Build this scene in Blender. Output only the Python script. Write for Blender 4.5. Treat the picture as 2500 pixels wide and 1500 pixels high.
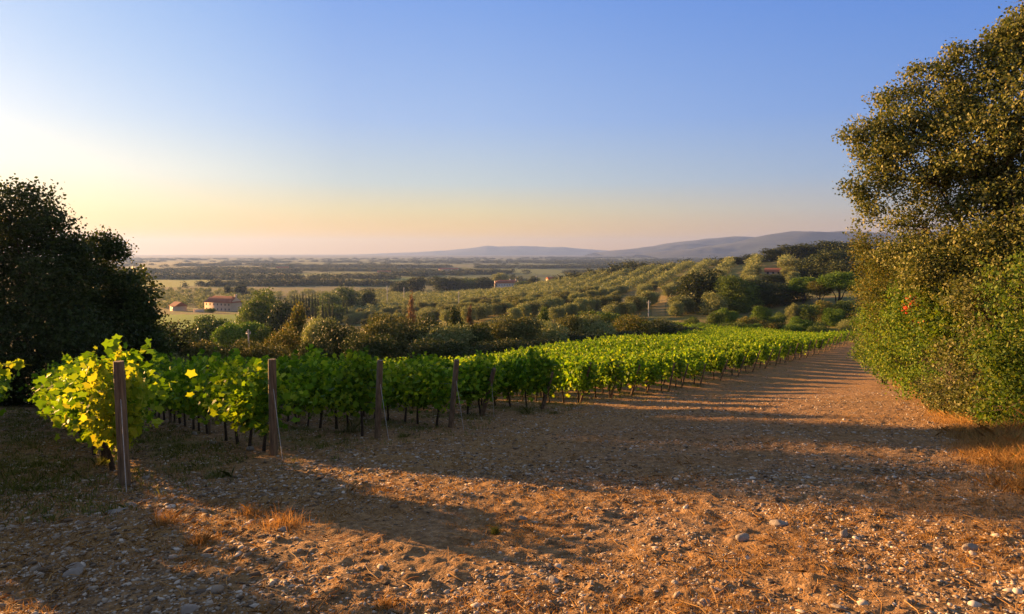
import bpy, math, random
import numpy as np
from mathutils import Vector, Matrix, Quaternion
C = bpy.context.scene
for o in list(bpy.data.objects): bpy.data.objects.remove(o)
col = C.collection
rad = math.radians
# ------------------------------------------------------------------ camera, world, sun
F = 1600.0; HOR = 614.0; PITCH = math.atan((750-HOR)/F)
EXPO = 2.15; SKYK = 1/(2**EXPO*.11)
SUN_AZ = 55.0; SUN_EL = 7.7           # azimuth to the left of the view axis, elevation
cam_d = bpy.data.cameras.new('camera'); cam = bpy.data.objects.new('camera', cam_d); col.objects.link(cam)
cam_d.sensor_width = 36; cam_d.lens = F/2500*36; cam_d.clip_start = 0.1; cam_d.clip_end = 60000
cam.location = (0, 0, 0); cam.rotation_euler = (rad(90)-PITCH, 0, 0); C.camera = cam
w = bpy.data.worlds.new('World'); C.world = w; w.use_nodes = True
nt = w.node_tree; bg = nt.nodes['Background']
sky = nt.nodes.new('ShaderNodeTexSky'); sky.sky_type = 'NISHITA'; sky.sun_disc = False
sky.sun_elevation = rad(SUN_EL); sky.sun_rotation = rad(-SUN_AZ)
sky.altitude = 0; sky.air_density = 1.6; sky.dust_density = 1.2; sky.ozone_density = 3.0
def wn(t): return nt.nodes.new(t)
def wl_(a, b): nt.links.new(a, b)
def lin(c): return tuple((v/255/12.92 if v/255 <= .04045 else ((v/255+.055)/1.055)**2.4) for v in c)
def wramp(fac, stops):
    r = wn('ShaderNodeValToRGB'); wl_(fac, r.inputs[0]); e = r.color_ramp.elements
    while len(e) < len(stops): e.new(.5)
    for i_, (p_, c_) in enumerate(stops): e[i_].position = p_; e[i_].color = (*c_, 1)
    return r.outputs[0]
def wmix(f, a, b, bt='MIX'):
    m_ = wn('ShaderNodeMixRGB'); m_.blend_type = bt
    if isinstance(f, float): m_.inputs[0].default_value = f
    else: wl_(f, m_.inputs[0])
    wl_(a, m_.inputs[1])
    if isinstance(b, tuple): m_.inputs[2].default_value = (*b, 1)
    else: wl_(b, m_.inputs[2])
    return m_.outputs[0]
tcw = wn('ShaderNodeTexCoord'); sxw = wn('ShaderNodeSeparateXYZ'); wl_(tcw.outputs['Generated'], sxw.inputs[0]); Zs = sxw.outputs['Z']
# evening sky in three columns: towards the sun, beside it and away from it (z is the sine of the elevation)
near = wramp(Zs, [(0,lin((250,196,92))),(.03,lin((246,212,140))),(.065,lin((247,236,205))),(.11,lin((246,246,240))),(.17,lin((204,223,246))),(.24,lin((176,206,243))),(.36,lin((140,182,238))),(.6,lin((140,150,172))),(1,lin((140,142,150)))])
side = wramp(Zs, [(0,lin((246,178,80))),(.03,lin((242,192,108))),(.06,lin((220,203,160))),(.10,lin((182,196,210))),(.19,lin((146,174,230))),(.36,lin((104,146,226))),(.6,lin((140,150,172))),(1,lin((140,142,150)))])
away = wramp(Zs, [(0,lin((196,152,118))),(.03,lin((182,166,168))),(.06,lin((160,170,194))),(.11,lin((128,158,212))),(.19,lin((96,140,220))),(.36,lin((62,118,216))),(.6,lin((140,150,172))),(1,lin((140,142,150)))])
hv = wn('ShaderNodeVectorMath'); hv.operation = 'MULTIPLY'; wl_(tcw.outputs['Generated'], hv.inputs[0]); hv.inputs[1].default_value = (1, 1, 0)
hn = wn('ShaderNodeVectorMath'); hn.operation = 'NORMALIZE'; wl_(hv.outputs[0], hn.inputs[0])
hd = wn('ShaderNodeVectorMath'); hd.operation = 'DOT_PRODUCT'; wl_(hn.outputs[0], hd.inputs[0]); hd.inputs[1].default_value = (-math.sin(rad(SUN_AZ)), math.cos(rad(SUN_AZ)), 0)
def wrange(a, lo, hi):
    m_ = wn('ShaderNodeMapRange'); m_.interpolation_type = 'LINEAR'; wl_(a, m_.inputs[0]); m_.inputs[1].default_value = lo; m_.inputs[2].default_value = hi; return m_.outputs[0]
cust = wmix(wrange(hd.outputs['Value'], -.05, .62), away, wmix(wrange(hd.outputs['Value'], .76, 1.04), side, near))
back = wramp(Zs, [(0,lin((150,130,122))),(.1,lin((155,138,135))),(.3,lin((135,132,142))),(.6,lin((135,138,150))),(1,lin((140,142,150)))])
cust = wmix(wrange(hd.outputs['Value'], -.9, -.15), back, cust)
cust = wmix(1.0, cust, (SKYK, SKYK, SKYK), 'MULTIPLY')
tot = wmix(.12, cust, sky.outputs[0])
wl_(tot, bg.inputs[0]); bg.inputs[1].default_value = 0.11
sd = bpy.data.lights.new('sun', 'SUN'); sun = bpy.data.objects.new('sun', sd); col.objects.link(sun)
sd.energy = 5.0; sd.angle = rad(0.6); sd.color = (1.0, 0.52, 0.18)
SDIR = Vector((-math.sin(rad(SUN_AZ))*math.cos(rad(SUN_EL)), math.cos(rad(SUN_AZ))*math.cos(rad(SUN_EL)), math.sin(rad(SUN_EL))))
sun.rotation_euler = SDIR.to_track_quat('Z', 'Y').to_euler(); sun.location = (-40, 20, 40)
C.view_settings.view_transform = 'Standard'; C.view_settings.look = 'None'
C.view_settings.exposure = EXPO; C.view_settings.gamma = 1
C.cycles.max_bounces = 6; C.cycles.transparent_max_bounces = 6; C.cycles.volume_bounces = 0

# ------------------------------------------------------------------ helpers
rng = np.random.default_rng(7); random.seed(7)
CP, SP = math.cos(PITCH), math.sin(PITCH)
def ray(x, y):                       # pixel (2500x1500) -> direction with Y = 1
    a = (x-1250)/F; b = (750-y)/F
    d = np.array([a, CP + b*SP, -SP + b*CP]); return d/d[1]
def at(x, y, Y): return ray(x, y)*Y
def hash2(i, j, s):
    n = (i.astype(np.int64)*374761393 + j.astype(np.int64)*668265263 + s*1442695041) & 0xffffffff
    n = ((n ^ (n >> 13))*1274126177) & 0xffffffff
    return ((n ^ (n >> 16)) & 0xffff)/65535.0
def vnoise(x, y, s=0):
    xi = np.floor(x); yi = np.floor(y); fx = x-xi; fy = y-yi
    fx = fx*fx*(3-2*fx); fy = fy*fy*(3-2*fy)
    a = hash2(xi, yi, s); b = hash2(xi+1, yi, s); c = hash2(xi, yi+1, s); d = hash2(xi+1, yi+1, s)
    return (a*(1-fx)+b*fx)*(1-fy)+(c*(1-fx)+d*fx)*fy
def fbm(x, y, s=0, o=4):
    t = 0; a = .5
    for k in range(o): t = t + a*(vnoise(x, y, s+k)-.5); x = x*2.03+3.1; y = y*2.03+1.7; a *= .5
    return t
# terrain control points: pixel column, pixel row of the ground, distance
cps = [(150,None,30,-7.4),(700,None,30,-7.1),(300,None,45,-10.2),(900,None,45,-9.5),(0,None,60,-13),(-600,None,40,-8.5),(-600,None,80,-12),(-1500,None,40,-7),(-1500,None,150,-15),
 (1250,None,32,-7.2),(1400,None,24,-5.6),(1400,None,45,-8.3),(1500,None,70,-10.8),(1700,950,38),(1900,895,50),(2000,870,62),(2090,840,82),(1700,None,100,-14.0),(1900,None,112,-15.2),(2070,None,125,-16.2),
 (2300,868,58),(2500,905,38),(2800,900,30),(3500,None,40,-5),(2500,None,90,-8),(3500,None,120,-4),(2300,None,150,-9),
 (400,None,68,-15),(900,None,68,-14.5),(1250,None,75,-13.5),(1500,None,95,-15),(1250,None,110,-19),
 (100,None,120,-22),(600,None,120,-24),(900,None,150,-29),(500,822,225),(500,770,330),(560,760,400),(0,None,300,-32),(-800,None,300,-30),(-800,None,1000,-45),
 (900,None,250,-31),(700,720,620),(1100,790,200),(1100,760,300),(1100,733,450),(1235,712,700),(1000,710,720),
 (1500,772,180),(1500,730,280),(1500,692,420),(1500,668,540),(1550,None,900,-40),(1700,765,170),(1700,700,300),(1700,655,430),(1750,None,800,-36),
 (1900,765,160),(1900,700,230),(1900,650,330),(2000,632,380),(2050,740,160),(2050,None,750,-25),(2150,None,400,-5),(2050,None,270,-12.5),(2080,None,215,-13.5),(2500,None,300,-4),(2500,None,800,0),(3500,None,400,5),
 (0,None,1000,-46),(600,686,1000),(1200,None,1100,-46),(1800,None,1500,-45),(2500,None,1500,-30)]
for xx in (-1500, 0, 900, 1700, 2500, 3500):
    cps += [(xx,None,2000,-50),(xx,None,4000,-55),(xx,None,13000,-60)]
cx, cy, cz = [], [], []
for c in cps:
    u = (c[0]-1250)/F
    if len(c) == 3: p = at(c[0], c[1], c[2]); cz.append(p[2])
    else: cz.append(c[3])
    cx.append(u*c[2]); cy.append(c[2])
def warp(X, Y):
    X = np.asarray(X, float); Y = np.asarray(Y, float)
    th = np.clip(np.arctan2(X, Y), -1.25, 1.25); r = np.hypot(X, Y)
    return th*2.2, np.log(r+12)
WX, WY = warp(np.array(cx), np.array(cy))
def tps(r2): return np.where(r2 > 0, r2*np.log(r2+1e-12), 0)
n = len(WX); K = tps((WX[:,None]-WX)**2+(WY[:,None]-WY)**2)+np.eye(n)*1e-3
Pm = np.stack([np.ones(n), WX, WY], 1); A = np.zeros((n+3, n+3)); A[:n,:n] = K; A[:n,n:] = Pm; A[n:,:n] = Pm.T
sol = np.linalg.solve(A, np.concatenate([cz, [0,0,0]]))
def H0(X, Y):
    X = np.asarray(X, float); Y = np.asarray(Y, float); sh = np.broadcast(X, Y).shape
    X = np.broadcast_to(X, sh).ravel(); Y = np.broadcast_to(Y, sh).ravel(); out = np.zeros(X.shape)
    for i in range(0, X.size, 50000):
        x, y = X[i:i+50000], Y[i:i+50000]; a, b = warp(x, y)
        z = tps((a[:,None]-WX)**2+(b[:,None]-WY)**2)@sol[:n] + sol[n]+sol[n+1]*a+sol[n+2]*b
        pl = -1.65-.171*y+.024*x
        pl = np.where(y < 0, -1.65-.08*y+.024*x, pl)
        r = np.hypot(x, y); k = np.clip((r-24)/20, 0, 1); k = k*k*(3-2*k)
        out[i:i+50000] = pl*(1-k)+z*k
    return out.reshape(sh)
def H(X, Y):
    X = np.asarray(X, float); Y = np.asarray(Y, float)
    r = np.hypot(X, Y); nf = np.clip(1.3-r/40, 0, 1)
    d = fbm(X*.5, Y*.5, 3, 3)*.16 + fbm(X*2.3, Y*2.3, 9, 3)*.075*nf + fbm(X*9, Y*9, 21, 3)*.06*nf + np.clip(fbm(X*5, Y*5, 41, 2)-.12, 0, 1)*.16*nf
    return H0(X, Y)+d*np.clip(r/2, 0, 1)
def G(x, y):                          # first meeting of a pixel's ray with the terrain
    d = ray(x, y); Y = np.exp(np.linspace(math.log(2.5), math.log(9000), 900))
    dz = d[2]*Y - H0(d[0]*Y, Y); k = int(np.argmax(dz < 0))
    a, b = Y[k-1], Y[k]; t = dz[k-1]/(dz[k-1]-dz[k]); Yh = a+(b-a)*t
    return np.array([d[0]*Yh, Yh, float(H(d[0]*Yh, Yh))])
def h1(x, y): return float(H(x, y))

class MB:
    def __init__(s): s.v = []; s.f = {}; s.n = 0
    def add(s, v, f):
        v = np.asarray(v, np.float32).reshape(-1, 3); f = np.asarray(f, np.int64)
        s.v.append(v); s.f.setdefault(f.shape[1], []).append(f+s.n); s.n += len(v)
    def box(s, x0, x1, y0, y1, z0, z1, M=None):
        v = np.array([[x, y, z] for z in (z0, z1) for y in (y0, y1) for x in (x0, x1)], float)
        if M is not None: v = np.array([M@Vector(p) for p in v])
        s.add(v, [[0,2,3,1],[4,5,7,6],[0,1,5,4],[1,3,7,5],[3,2,6,7],[2,0,4,6]])
    def tube(s, pts, radii, k=7, cap=True):
        pts = np.asarray(pts, float); m = len(pts); vs = []
        ref = np.array([0.31, .87, .37])
        for i in range(m):
            t = pts[min(i+1, m-1)]-pts[max(i-1, 0)]; t = t/(np.linalg.norm(t)+1e-9)
            a = np.cross(t, ref); a /= np.linalg.norm(a)+1e-9; b = np.cross(t, a)
            for j in range(k):
                an = 2*math.pi*j/k; vs.append(pts[i]+radii[i]*(a*math.cos(an)+b*math.sin(an)))
        f = [[i*k+j, i*k+(j+1)%k, (i+1)*k+(j+1)%k, (i+1)*k+j] for i in range(m-1) for j in range(k)]
        s.add(vs, f)
        if cap:
            c = len(vs); s.add(np.array(vs[-k:]), [list(range(k))])
    def mesh(s, name, smooth=False):
        me = bpy.data.meshes.new(name); v = np.concatenate(s.v); me.vertices.add(len(v)); me.vertices.foreach_set('co', v.ravel())
        li, st = [], []; off = 0
        for k, fl in s.f.items():
            f = np.concatenate(fl); li.append(f.ravel()); st.append(off+np.arange(len(f))*k); off += f.size
        li = np.concatenate(li).astype(np.int32); st = np.concatenate(st).astype(np.int32)
        me.loops.add(len(li)); me.loops.foreach_set('vertex_index', li)
        me.polygons.add(len(st)); me.polygons.foreach_set('loop_start', st)
        me.update(calc_edges=True)
        if smooth: me.polygons.foreach_set('use_smooth', np.ones(len(st), bool))
        return me
def link(name, me, m=None, parent=None):
    o = bpy.data.objects.new(name, me); col.objects.link(o)
    if m and me is not None and not me.materials: me.materials.append(m)
    if parent: o.parent = parent
    return o
def tag(o, label=None, cat=None, group=None, kind=None):
    for k, v in (('label', label), ('category', cat), ('group', group), ('kind', kind)):
        if v: o[k] = v
    return o
def ordw(n):
    n = int(n); small = ['first','second','third','fourth','fifth','sixth','seventh','eighth','ninth','tenth','eleventh','twelfth','thirteenth','fourteenth','fifteenth','sixteenth','seventeenth','eighteenth','nineteenth']
    if n < 19: return small[n]
    tens = ['twen','thir','for','fif','six','seven','eigh','nine']; n += 1; t, u = n//10-2, n % 10
    return tens[t]+'tieth' if u == 0 else tens[t]+'ty-'+small[u-1]
ORD = ['first','second','third','fourth','fifth','sixth','seventh','eighth','ninth','tenth','eleventh','twelfth','thirteenth','fourteenth','fifteenth','sixteenth']

# ------------------------------------------------------------------ materials
def newmat(name):
    m = bpy.data.materials.new(name); m.use_nodes = True; m.node_tree.nodes.clear(); return m, m.node_tree.nodes, m.node_tree.links
def ramp(N, L, fac, stops):
    r = N.new('ShaderNodeValToRGB'); L.new(fac, r.inputs[0]); e = r.color_ramp.elements
    while len(e) < len(stops): e.new(.5)
    for i, (p, c) in enumerate(stops): e[i].position = p; e[i].color = (*c, 1)
    return r.outputs[0]
def noise(N, L, scale, detail=4, vec=None, rough=.6):
    t = N.new('ShaderNodeTexNoise'); t.inputs['Scale'].default_value = scale; t.inputs['Detail'].default_value = detail; t.inputs['Roughness'].default_value = rough
    if vec: L.new(vec, t.inputs['Vector'])
    return t.outputs['Fac']
def leafmat(name, cols, trans=.35, tcol=None, rough=.6, spec=.15):
    m, N, L = newmat(name); g = N.new('ShaderNodeNewGeometry')
    k = len(cols); c = ramp(N, L, g.outputs['Random Per Island'], [(i/(k-1), cc) for i, cc in enumerate(cols)])
    oi = N.new('ShaderNodeObjectInfo'); hs = N.new('ShaderNodeHueSaturation'); L.new(c, hs.inputs['Color'])
    mr = N.new('ShaderNodeMapRange'); L.new(oi.outputs['Random'], mr.inputs[0]); mr.inputs[3].default_value = .8; mr.inputs[4].default_value = 1.2; L.new(mr.outputs[0], hs.inputs['Value'])
    p = N.new('ShaderNodeBsdfPrincipled'); L.new(hs.outputs[0], p.inputs['Base Color']); p.inputs['Roughness'].default_value = rough; p.inputs['Specular IOR Level'].default_value = spec
    t = N.new('ShaderNodeBsdfTranslucent'); mm = N.new('ShaderNodeMixRGB'); mm.blend_type = 'MULTIPLY'; mm.inputs[0].default_value = 1; L.new(hs.outputs[0], mm.inputs[1]); mm.inputs[2].default_value = (*(tcol or (1.3,1.3,.6)), 1)
    L.new(mm.outputs[0], t.inputs['Color'])
    mx = N.new('ShaderNodeMixShader'); mx.inputs[0].default_value = trans; L.new(p.outputs[0], mx.inputs[1]); L.new(t.outputs[0], mx.inputs[2])
    o = N.new('ShaderNodeOutputMaterial'); L.new(mx.outputs[0], o.inputs[0]); return m
def solid(name, c1, c2, scale=4, rough=.85, bump=0.0, bscale=30, spec=.3, obj=True):
    m, N, L = newmat(name); tc = N.new('ShaderNodeTexCoord'); vec = tc.outputs['Object' if obj else 'Generated']
    c = ramp(N, L, noise(N, L, scale, 5, vec), [(.35, c1), (.65, c2)])
    p = N.new('ShaderNodeBsdfPrincipled'); L.new(c, p.inputs['Base Color']); p.inputs['Roughness'].default_value = rough; p.inputs['Specular IOR Level'].default_value = spec
    if bump:
        b = N.new('ShaderNodeBump'); b.inputs['Strength'].default_value = bump; b.inputs['Distance'].default_value = .02; L.new(noise(N, L, bscale, 5, vec), b.inputs['Height']); L.new(b.outputs[0], p.inputs['Normal'])
    o = N.new('ShaderNodeOutputMaterial'); L.new(p.outputs[0], o.inputs[0]); return m
M = {}
M['vine'] = leafmat('vine_leaf', [(.05,.12,.010),(.10,.22,.014),(.19,.33,.02),(.36,.46,.04)], .40, (1.5,1.35,.4))
M['vine_sunlit'] = leafmat('sunlit_vine_leaf', [(.16,.26,.02),(.28,.38,.03),(.42,.46,.05)], .5, (1.5,1.25,.4))  # lighter, yellower copy of the vine leaf, with sunlight painted into its colour
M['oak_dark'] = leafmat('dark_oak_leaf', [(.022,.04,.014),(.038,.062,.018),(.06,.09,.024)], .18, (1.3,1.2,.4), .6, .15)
M['holm'] = leafmat('holm_oak_leaf', [(.04,.065,.018),(.085,.11,.03),(.15,.165,.05),(.27,.26,.11)], .28, (1.3,1.2,.5), .6, .18)
M['shrub'] = leafmat('shrub_leaf', [(.03,.07,.012),(.07,.14,.018),(.12,.20,.025),(.24,.27,.05)], .35, (1.4,1.3,.4), .6, .18)
M['amber'] = leafmat('browning_leaf', [(.045,.075,.02),(.085,.12,.028),(.15,.165,.035),(.19,.15,.035)], .3, (1.3,1.1,.5))
M['red'] = leafmat('red_leaf', [(.35,.05,.02),(.5,.09,.03)], .4, (1.2,1,.8))
M['olive'] = leafmat('olive_leaf', [(.12,.16,.055),(.21,.245,.09),(.34,.35,.16)], .2, (1.2,1.15,.6))
M['ochre'] = leafmat('ochre_leaf', [(.075,.095,.03),(.13,.15,.045),(.24,.24,.08)], .2, (1.2,1.1,.5))
M['pine'] = leafmat('pine_needle', [(.06,.12,.018),(.11,.20,.025),(.18,.28,.03)], .2, (1.3,1.25,.4))
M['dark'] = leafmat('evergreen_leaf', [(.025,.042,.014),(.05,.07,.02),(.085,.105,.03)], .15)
M['mid'] = leafmat('green_tree_leaf', [(.05,.085,.018),(.09,.14,.025),(.15,.20,.035)], .2)
M['rust'] = leafmat('rusty_needle', [(.13,.08,.035),(.18,.11,.045)], .2, (1.2,1,.5))
M['bark'] = solid('bark', (.035,.026,.018), (.09,.07,.05), 9, .9, .8, 25)
M['vinewood'] = solid('vine_bark', (.03,.022,.017), (.075,.055,.04), 25, .95, .8, 60)
M['stone'] = solid('stone', (.16,.14,.12), (.34,.31,.28), 3, .85, .4, 30)
M['straw'] = leafmat('dry_grass_blade', [(.22,.12,.04),(.36,.21,.07),(.50,.32,.12)], .3, (1.2,1.05,.7), .7, .2)
M['grass'] = leafmat('green_grass_blade', [(.05,.08,.02),(.10,.13,.03),(.18,.18,.05)], .35, (1.3,1.2,.5), .6, .2)
M['plaster_pink'] = solid('pink_plaster', (.58,.44,.34), (.66,.51,.40), 1, .9)
M['plaster_white'] = solid('white_plaster', (.62,.60,.60), (.75,.73,.72), 1, .9)
M['tiles'] = solid('terracotta_tiles', (.26,.09,.05), (.36,.14,.08), 3, .9, .5, 8)
M['glass'] = solid('dark_window', (.02,.02,.025), (.04,.04,.05), 1, .3)
M['concrete'] = solid('pole_concrete', (.42,.41,.38), (.55,.54,.50), 3, .8)
M['metal'] = solid('galvanised_wire', (.30,.30,.30), (.45,.45,.44), 20, .45, spec=.5)
# weathered wood with vertical cracks
m, N, L = newmat('weathered_post'); tc = N.new('ShaderNodeTexCoord'); mp = N.new('ShaderNodeMapping'); L.new(tc.outputs['Object'], mp.inputs[0]); mp.inputs['Scale'].default_value = (30,30,2.2)
nf = noise(N, L, 1, 6, mp.outputs[0], .7); c = ramp(N, L, nf, [(.3,(.05,.034,.020)),(.5,(.15,.10,.06)),(.72,(.29,.21,.13))])
p = N.new('ShaderNodeBsdfPrincipled'); L.new(c, p.inputs['Base Color']); p.inputs['Roughness'].default_value = .85
b = N.new('ShaderNodeBump'); b.inputs['Strength'].default_value = .9; b.inputs['Distance'].default_value = .01; L.new(nf, b.inputs['Height']); L.new(b.outputs[0], p.inputs['Normal'])
o = N.new('ShaderNodeOutputMaterial'); L.new(p.outputs[0], o.inputs[0]); M['post'] = m
# ground
m, N, L = newmat('earth_and_fields'); g = N.new('ShaderNodeNewGeometry'); P = g.outputs['Position']
n1 = noise(N, L, .35, 6, P, .65); n2 = noise(N, L, 9, 6, P, .7); n3 = noise(N, L, 55, 4, P, .7)
earth = ramp(N, L, n2, [(.30,(.085,.052,.026)),(.5,(.25,.15,.072)),(.7,(.47,.31,.165))])
def mix(f, a, b_, bt='MIX'):
    x = N.new('ShaderNodeMixRGB'); x.blend_type = bt
    if isinstance(f, float): x.inputs[0].default_value = f
    else: L.new(f, x.inputs[0])
    for i, q in ((1, a), (2, b_)):
        if isinstance(q, tuple): x.inputs[i].default_value = (*q, 1)
        else: L.new(q, x.inputs[i])
    return x.outputs[0]
def mth(op, a, b_=None):
    x = N.new('ShaderNodeMath'); x.operation = op
    for i, q in ((0, a), (1, b_)):
        if q is None: continue
        if isinstance(q, (int, float)): x.inputs[i].default_value = q
        else: L.new(q, x.inputs[i])
    return x.outputs[0]
peb = N.new('ShaderNodeTexVoronoi'); peb.inputs['Scale'].default_value = 26; L.new(P, peb.inputs['Vector'])
pc = ramp(N, L, peb.outputs['Color'], [(.2,(.12,.09,.06)),(.55,(.28,.22,.16)),(.9,(.50,.43,.35))])
pm = ramp(N, L, peb.outputs['Distance'], [(.25,(1,1,1)),(.42,(0,0,0))])
earth2 = mix(mth('MULTIPLY', pm, .55), earth, pc)
at1 = N.new('ShaderNodeAttribute'); at1.attribute_name = 'cover'; sx = N.new('ShaderNodeSeparateColor'); L.new(at1.outputs['Color'], sx.inputs[0])
dry = ramp(N, L, n2, [(.3,(.15,.09,.04)),(.7,(.40,.25,.10))])
grn = ramp(N, L, n1, [(.35,(.06,.085,.022)),(.65,(.14,.16,.04))])
c = mix(sx.outputs['Green'], earth2, dry); c = mix(sx.outputs['Red'], c, grn)
at2 = N.new('ShaderNodeAttribute'); at2.attribute_name = 'field'; fm = N.new('ShaderNodeMath')
dl = N.new('ShaderNodeVectorMath'); dl.operation = 'LENGTH'; L.new(P, dl.inputs[0])
def rngf(lo, hi):
    q = N.new('ShaderNodeMapRange'); q.interpolation_type = 'SMOOTHSTEP'; L.new(dl.outputs['Value'], q.inputs[0]); q.inputs[1].default_value = lo; q.inputs[2].default_value = hi; return q.outputs[0]
patch = ramp(N, L, noise(N, L, .0035, 5, P, .6), [(.42,(.035,.06,.022)),(.5,(.07,.11,.03)),(.6,(.10,.13,.045))])
c = mix(rngf(500, 1100), c, patch)
c = mix(sx.outputs['Blue'], c, at2.outputs['Color'])
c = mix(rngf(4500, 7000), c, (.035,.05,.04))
p = N.new('ShaderNodeBsdfPrincipled'); L.new(c, p.inputs['Base Color']); p.inputs['Roughness'].default_value = .95; p.inputs['Specular IOR Level'].default_value = .15
hsum = mth('ADD', mth('MULTIPLY', n2, .6), mth('ADD', mth('MULTIPLY', n3, .25), mth('MULTIPLY', pm, .15)))
b = N.new('ShaderNodeBump'); b.inputs['Strength'].default_value = 1; b.inputs['Distance'].default_value = .07; L.new(hsum, b.inputs['Height']); L.new(b.outputs[0], p.inputs['Normal'])
o = N.new('ShaderNodeOutputMaterial'); L.new(p.outputs[0], o.inputs[0]); M['ground'] = m

# ------------------------------------------------------------------ vineyard layout (needed for ground cover too)
RD = np.array([-.6, .8]); RN = np.array([.8, .6])                   # along the rows, across the rows
ends_px = [(305,1183),(668,1115),(921,1071),(1100,1046),(1236,1012),(1340,1006),(1440,990),(1535,975),(1610,962),(1680,948),(1745,935),(1800,922),(1850,908),(1893,896),(1930,886),(1963,877),(1992,869),(2018,861),(2040,854),(2060,847),(2078,841),(2095,836),(2110,832)]
ends = [G(*q) for q in ends_px]
# regular spacing across the rows, ends read off the edge of the track
e_s = np.array([e[:2]@RN for e in ends]); e_t = np.array([e[:2]@RD for e in ends])
s0 = e_s[0]; smax = e_s.max()
print('post distances', [round(float(e[1]),1) for e in ends])
rows = []
SPC = 2.75
k = 0
for i in range(4): rows.append((e_s[i], e_t[i], e_s[i]))
s_ = e_s[3]+SPC
while s_ < smax:
    rows.append((s_, float(np.interp(s_, np.sort(e_s), e_t[np.argsort(e_s)])), s_)); s_ += SPC
rows.insert(0, (e_s[0]-2.4, e_t[0]-.8, 0))                        # row just leaving the left edge of the view
def row_len(s):
    return float(np.interp(s-s0, [-3, 0, 6, 15, 25, 40, 60, 85], [24, 27, 30, 34, 40, 50, 58, 60]))
def rp(s, t): return RN*s + RD*t

# ------------------------------------------------------------------ ground sheet
th = np.concatenate([np.linspace(-180,-52,50,endpoint=False), np.linspace(-52,52,720,endpoint=False), np.linspace(52,180,50,endpoint=False)])
rr = np.concatenate([[.02], np.exp(np.linspace(math.log(1.2), math.log(60), 620, endpoint=False)), np.exp(np.linspace(math.log(60), math.log(12500), 330))])
TH, RR = np.meshgrid(np.radians(th), rr); GX = np.sin(TH)*RR; GY = np.cos(TH)*RR; GZ = H(GX, GY)
nr, na = RR.shape
idx = np.arange(nr*na).reshape(nr, na); nx = np.roll(idx, -1, 1)
f = np.stack([idx[:-1], nx[:-1], nx[1:], idx[1:]], -1).reshape(-1, 4)
mb = MB(); mb.add(np.stack([GX, GY, GZ], -1), f); me = mb.mesh('ground', True)
gx, gy = GX.ravel(), GY.ravel(); gr = np.hypot(gx, gy)
def sstep(a, b, x): t = np.clip((x-a)/(b-a), 0, 1); return t*t*(3-2*t)
S = gx*RN[0]+gy*RN[1]; T = gx*RD[0]+gy*RD[1]
order = np.argsort(e_s); tend = np.interp(S, e_s[order], e_t[order])
invine = sstep(-1, 2, T-tend)*(gr < 160)
nn = fbm(gx*.35, gy*.35, 5, 4); nn2 = fbm(gx*1.3, gy*1.3, 15, 4)
mid_aisle = 1-np.abs(((S-s0)/SPC) % 1 - .5)*2
red = np.clip(invine*sstep(.2,.8, mid_aisle+nn2*1.8-.2)*.5, 0, 1)*(gr < 160)
red = np.maximum(red, sstep(100, 140, gr)*np.clip(.8+nn*1.5, 0, 1))
verge = np.exp(-((T-tend+2.8)/2.2)**2)
green = np.clip((verge*1.0+.32)*(.7+nn2*2.2+nn), 0, 1)
green = np.maximum(green, sstep(90, 130, gr)*.5)
cov = np.zeros((len(gx), 4), np.float32); cov[:,0] = red; cov[:,1] = green; cov[:,3] = 1
fld = np.zeros((len(gx), 4), np.float32); fld[:,3] = 1
def inpoly(px, py, poly):
    ins = np.zeros(px.shape, bool); j = len(poly)-1
    for i in range(len(poly)):
        xi, yi = poly[i]; xj, yj = poly[j]
        ins ^= ((yi > py) != (yj > py)) & (px < (xj-xi)*(py-yi)/(yj-yi+1e-12)+xi); j = i
    return ins
def to_uv(X, Y, Z):                   # perspective measure used only to outline field edges on the far plain
    Yc = Y*CP - Z*SP; return 1250+F*X/Yc, 750-F*(Y*SP+Z*CP)/Yc
front = (gy > 90)
U = np.full(gx.shape, -9e3); V = np.full(gx.shape, -9e3)
U[front], V[front] = to_uv(gx[front], gy[front], GZ.ravel()[front])
FIELDS = [([(360,768),(620,768),(640,800),(560,850),(300,860)], (.15,.28,.02)),
 ([(250,683),(515,683),(520,694),(440,701),(250,703)], (.22,.28,.05)),
 ([(250,703),(440,701),(560,706),(250,712)], (.17,.17,.06)),
 ([(250,640),(560,641),(560,648),(250,646)], (.17,.19,.08)),
 ([(480,655),(620,656),(620,668),(480,664)], (.18,.22,.06)),
 ([(690,666),(900,667),(910,678),(760,682),(690,676)], (.16,.22,.05)),
 ([(880,680),(1020,676),(990,694),(880,700)], (.14,.22,.04)),
 ([(1000,672),(1100,674),(1000,678)], (.14,.20,.05)),
 ([(1240,657),(1340,658),(1420,664),(1380,672),(1250,668)], (.15,.20,.05)),
 ([(1470,652),(1540,654),(1540,662),(1470,662)], (.14,.19,.05)),
 ([(360,735),(405,736),(400,748),(360,748)], (.22,.26,.04)),
 ([(560,697),(880,699),(880,712),(700,714),(560,706)], (.16,.16,.07)),
 ([(620,648),(1000,645),(1200,648),(1200,652),(620,654)], (.16,.18,.09)),
 ([(1600,702),(1632,700),(1622,772),(1588,772)], (.30,.23,.08)),
 ([(1540,710),(1570,706),(1545,740),(1500,748)], (.26,.21,.07)),
 ([(1190,628),(1500,632),(1500,638),(1190,636)], (.15,.18,.09))]
for poly, cc in FIELDS:
    k_ = inpoly(U, V, poly); cov[k_,2] = .92
    for q in range(3): fld[k_,q] = cc[q]*.8
a = me.attributes.new('cover', 'FLOAT_COLOR', 'POINT'); a.data.foreach_set('color', cov.ravel())
a = me.attributes.new('field', 'FLOAT_COLOR', 'POINT'); a.data.foreach_set('color', fld.ravel())
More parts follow.
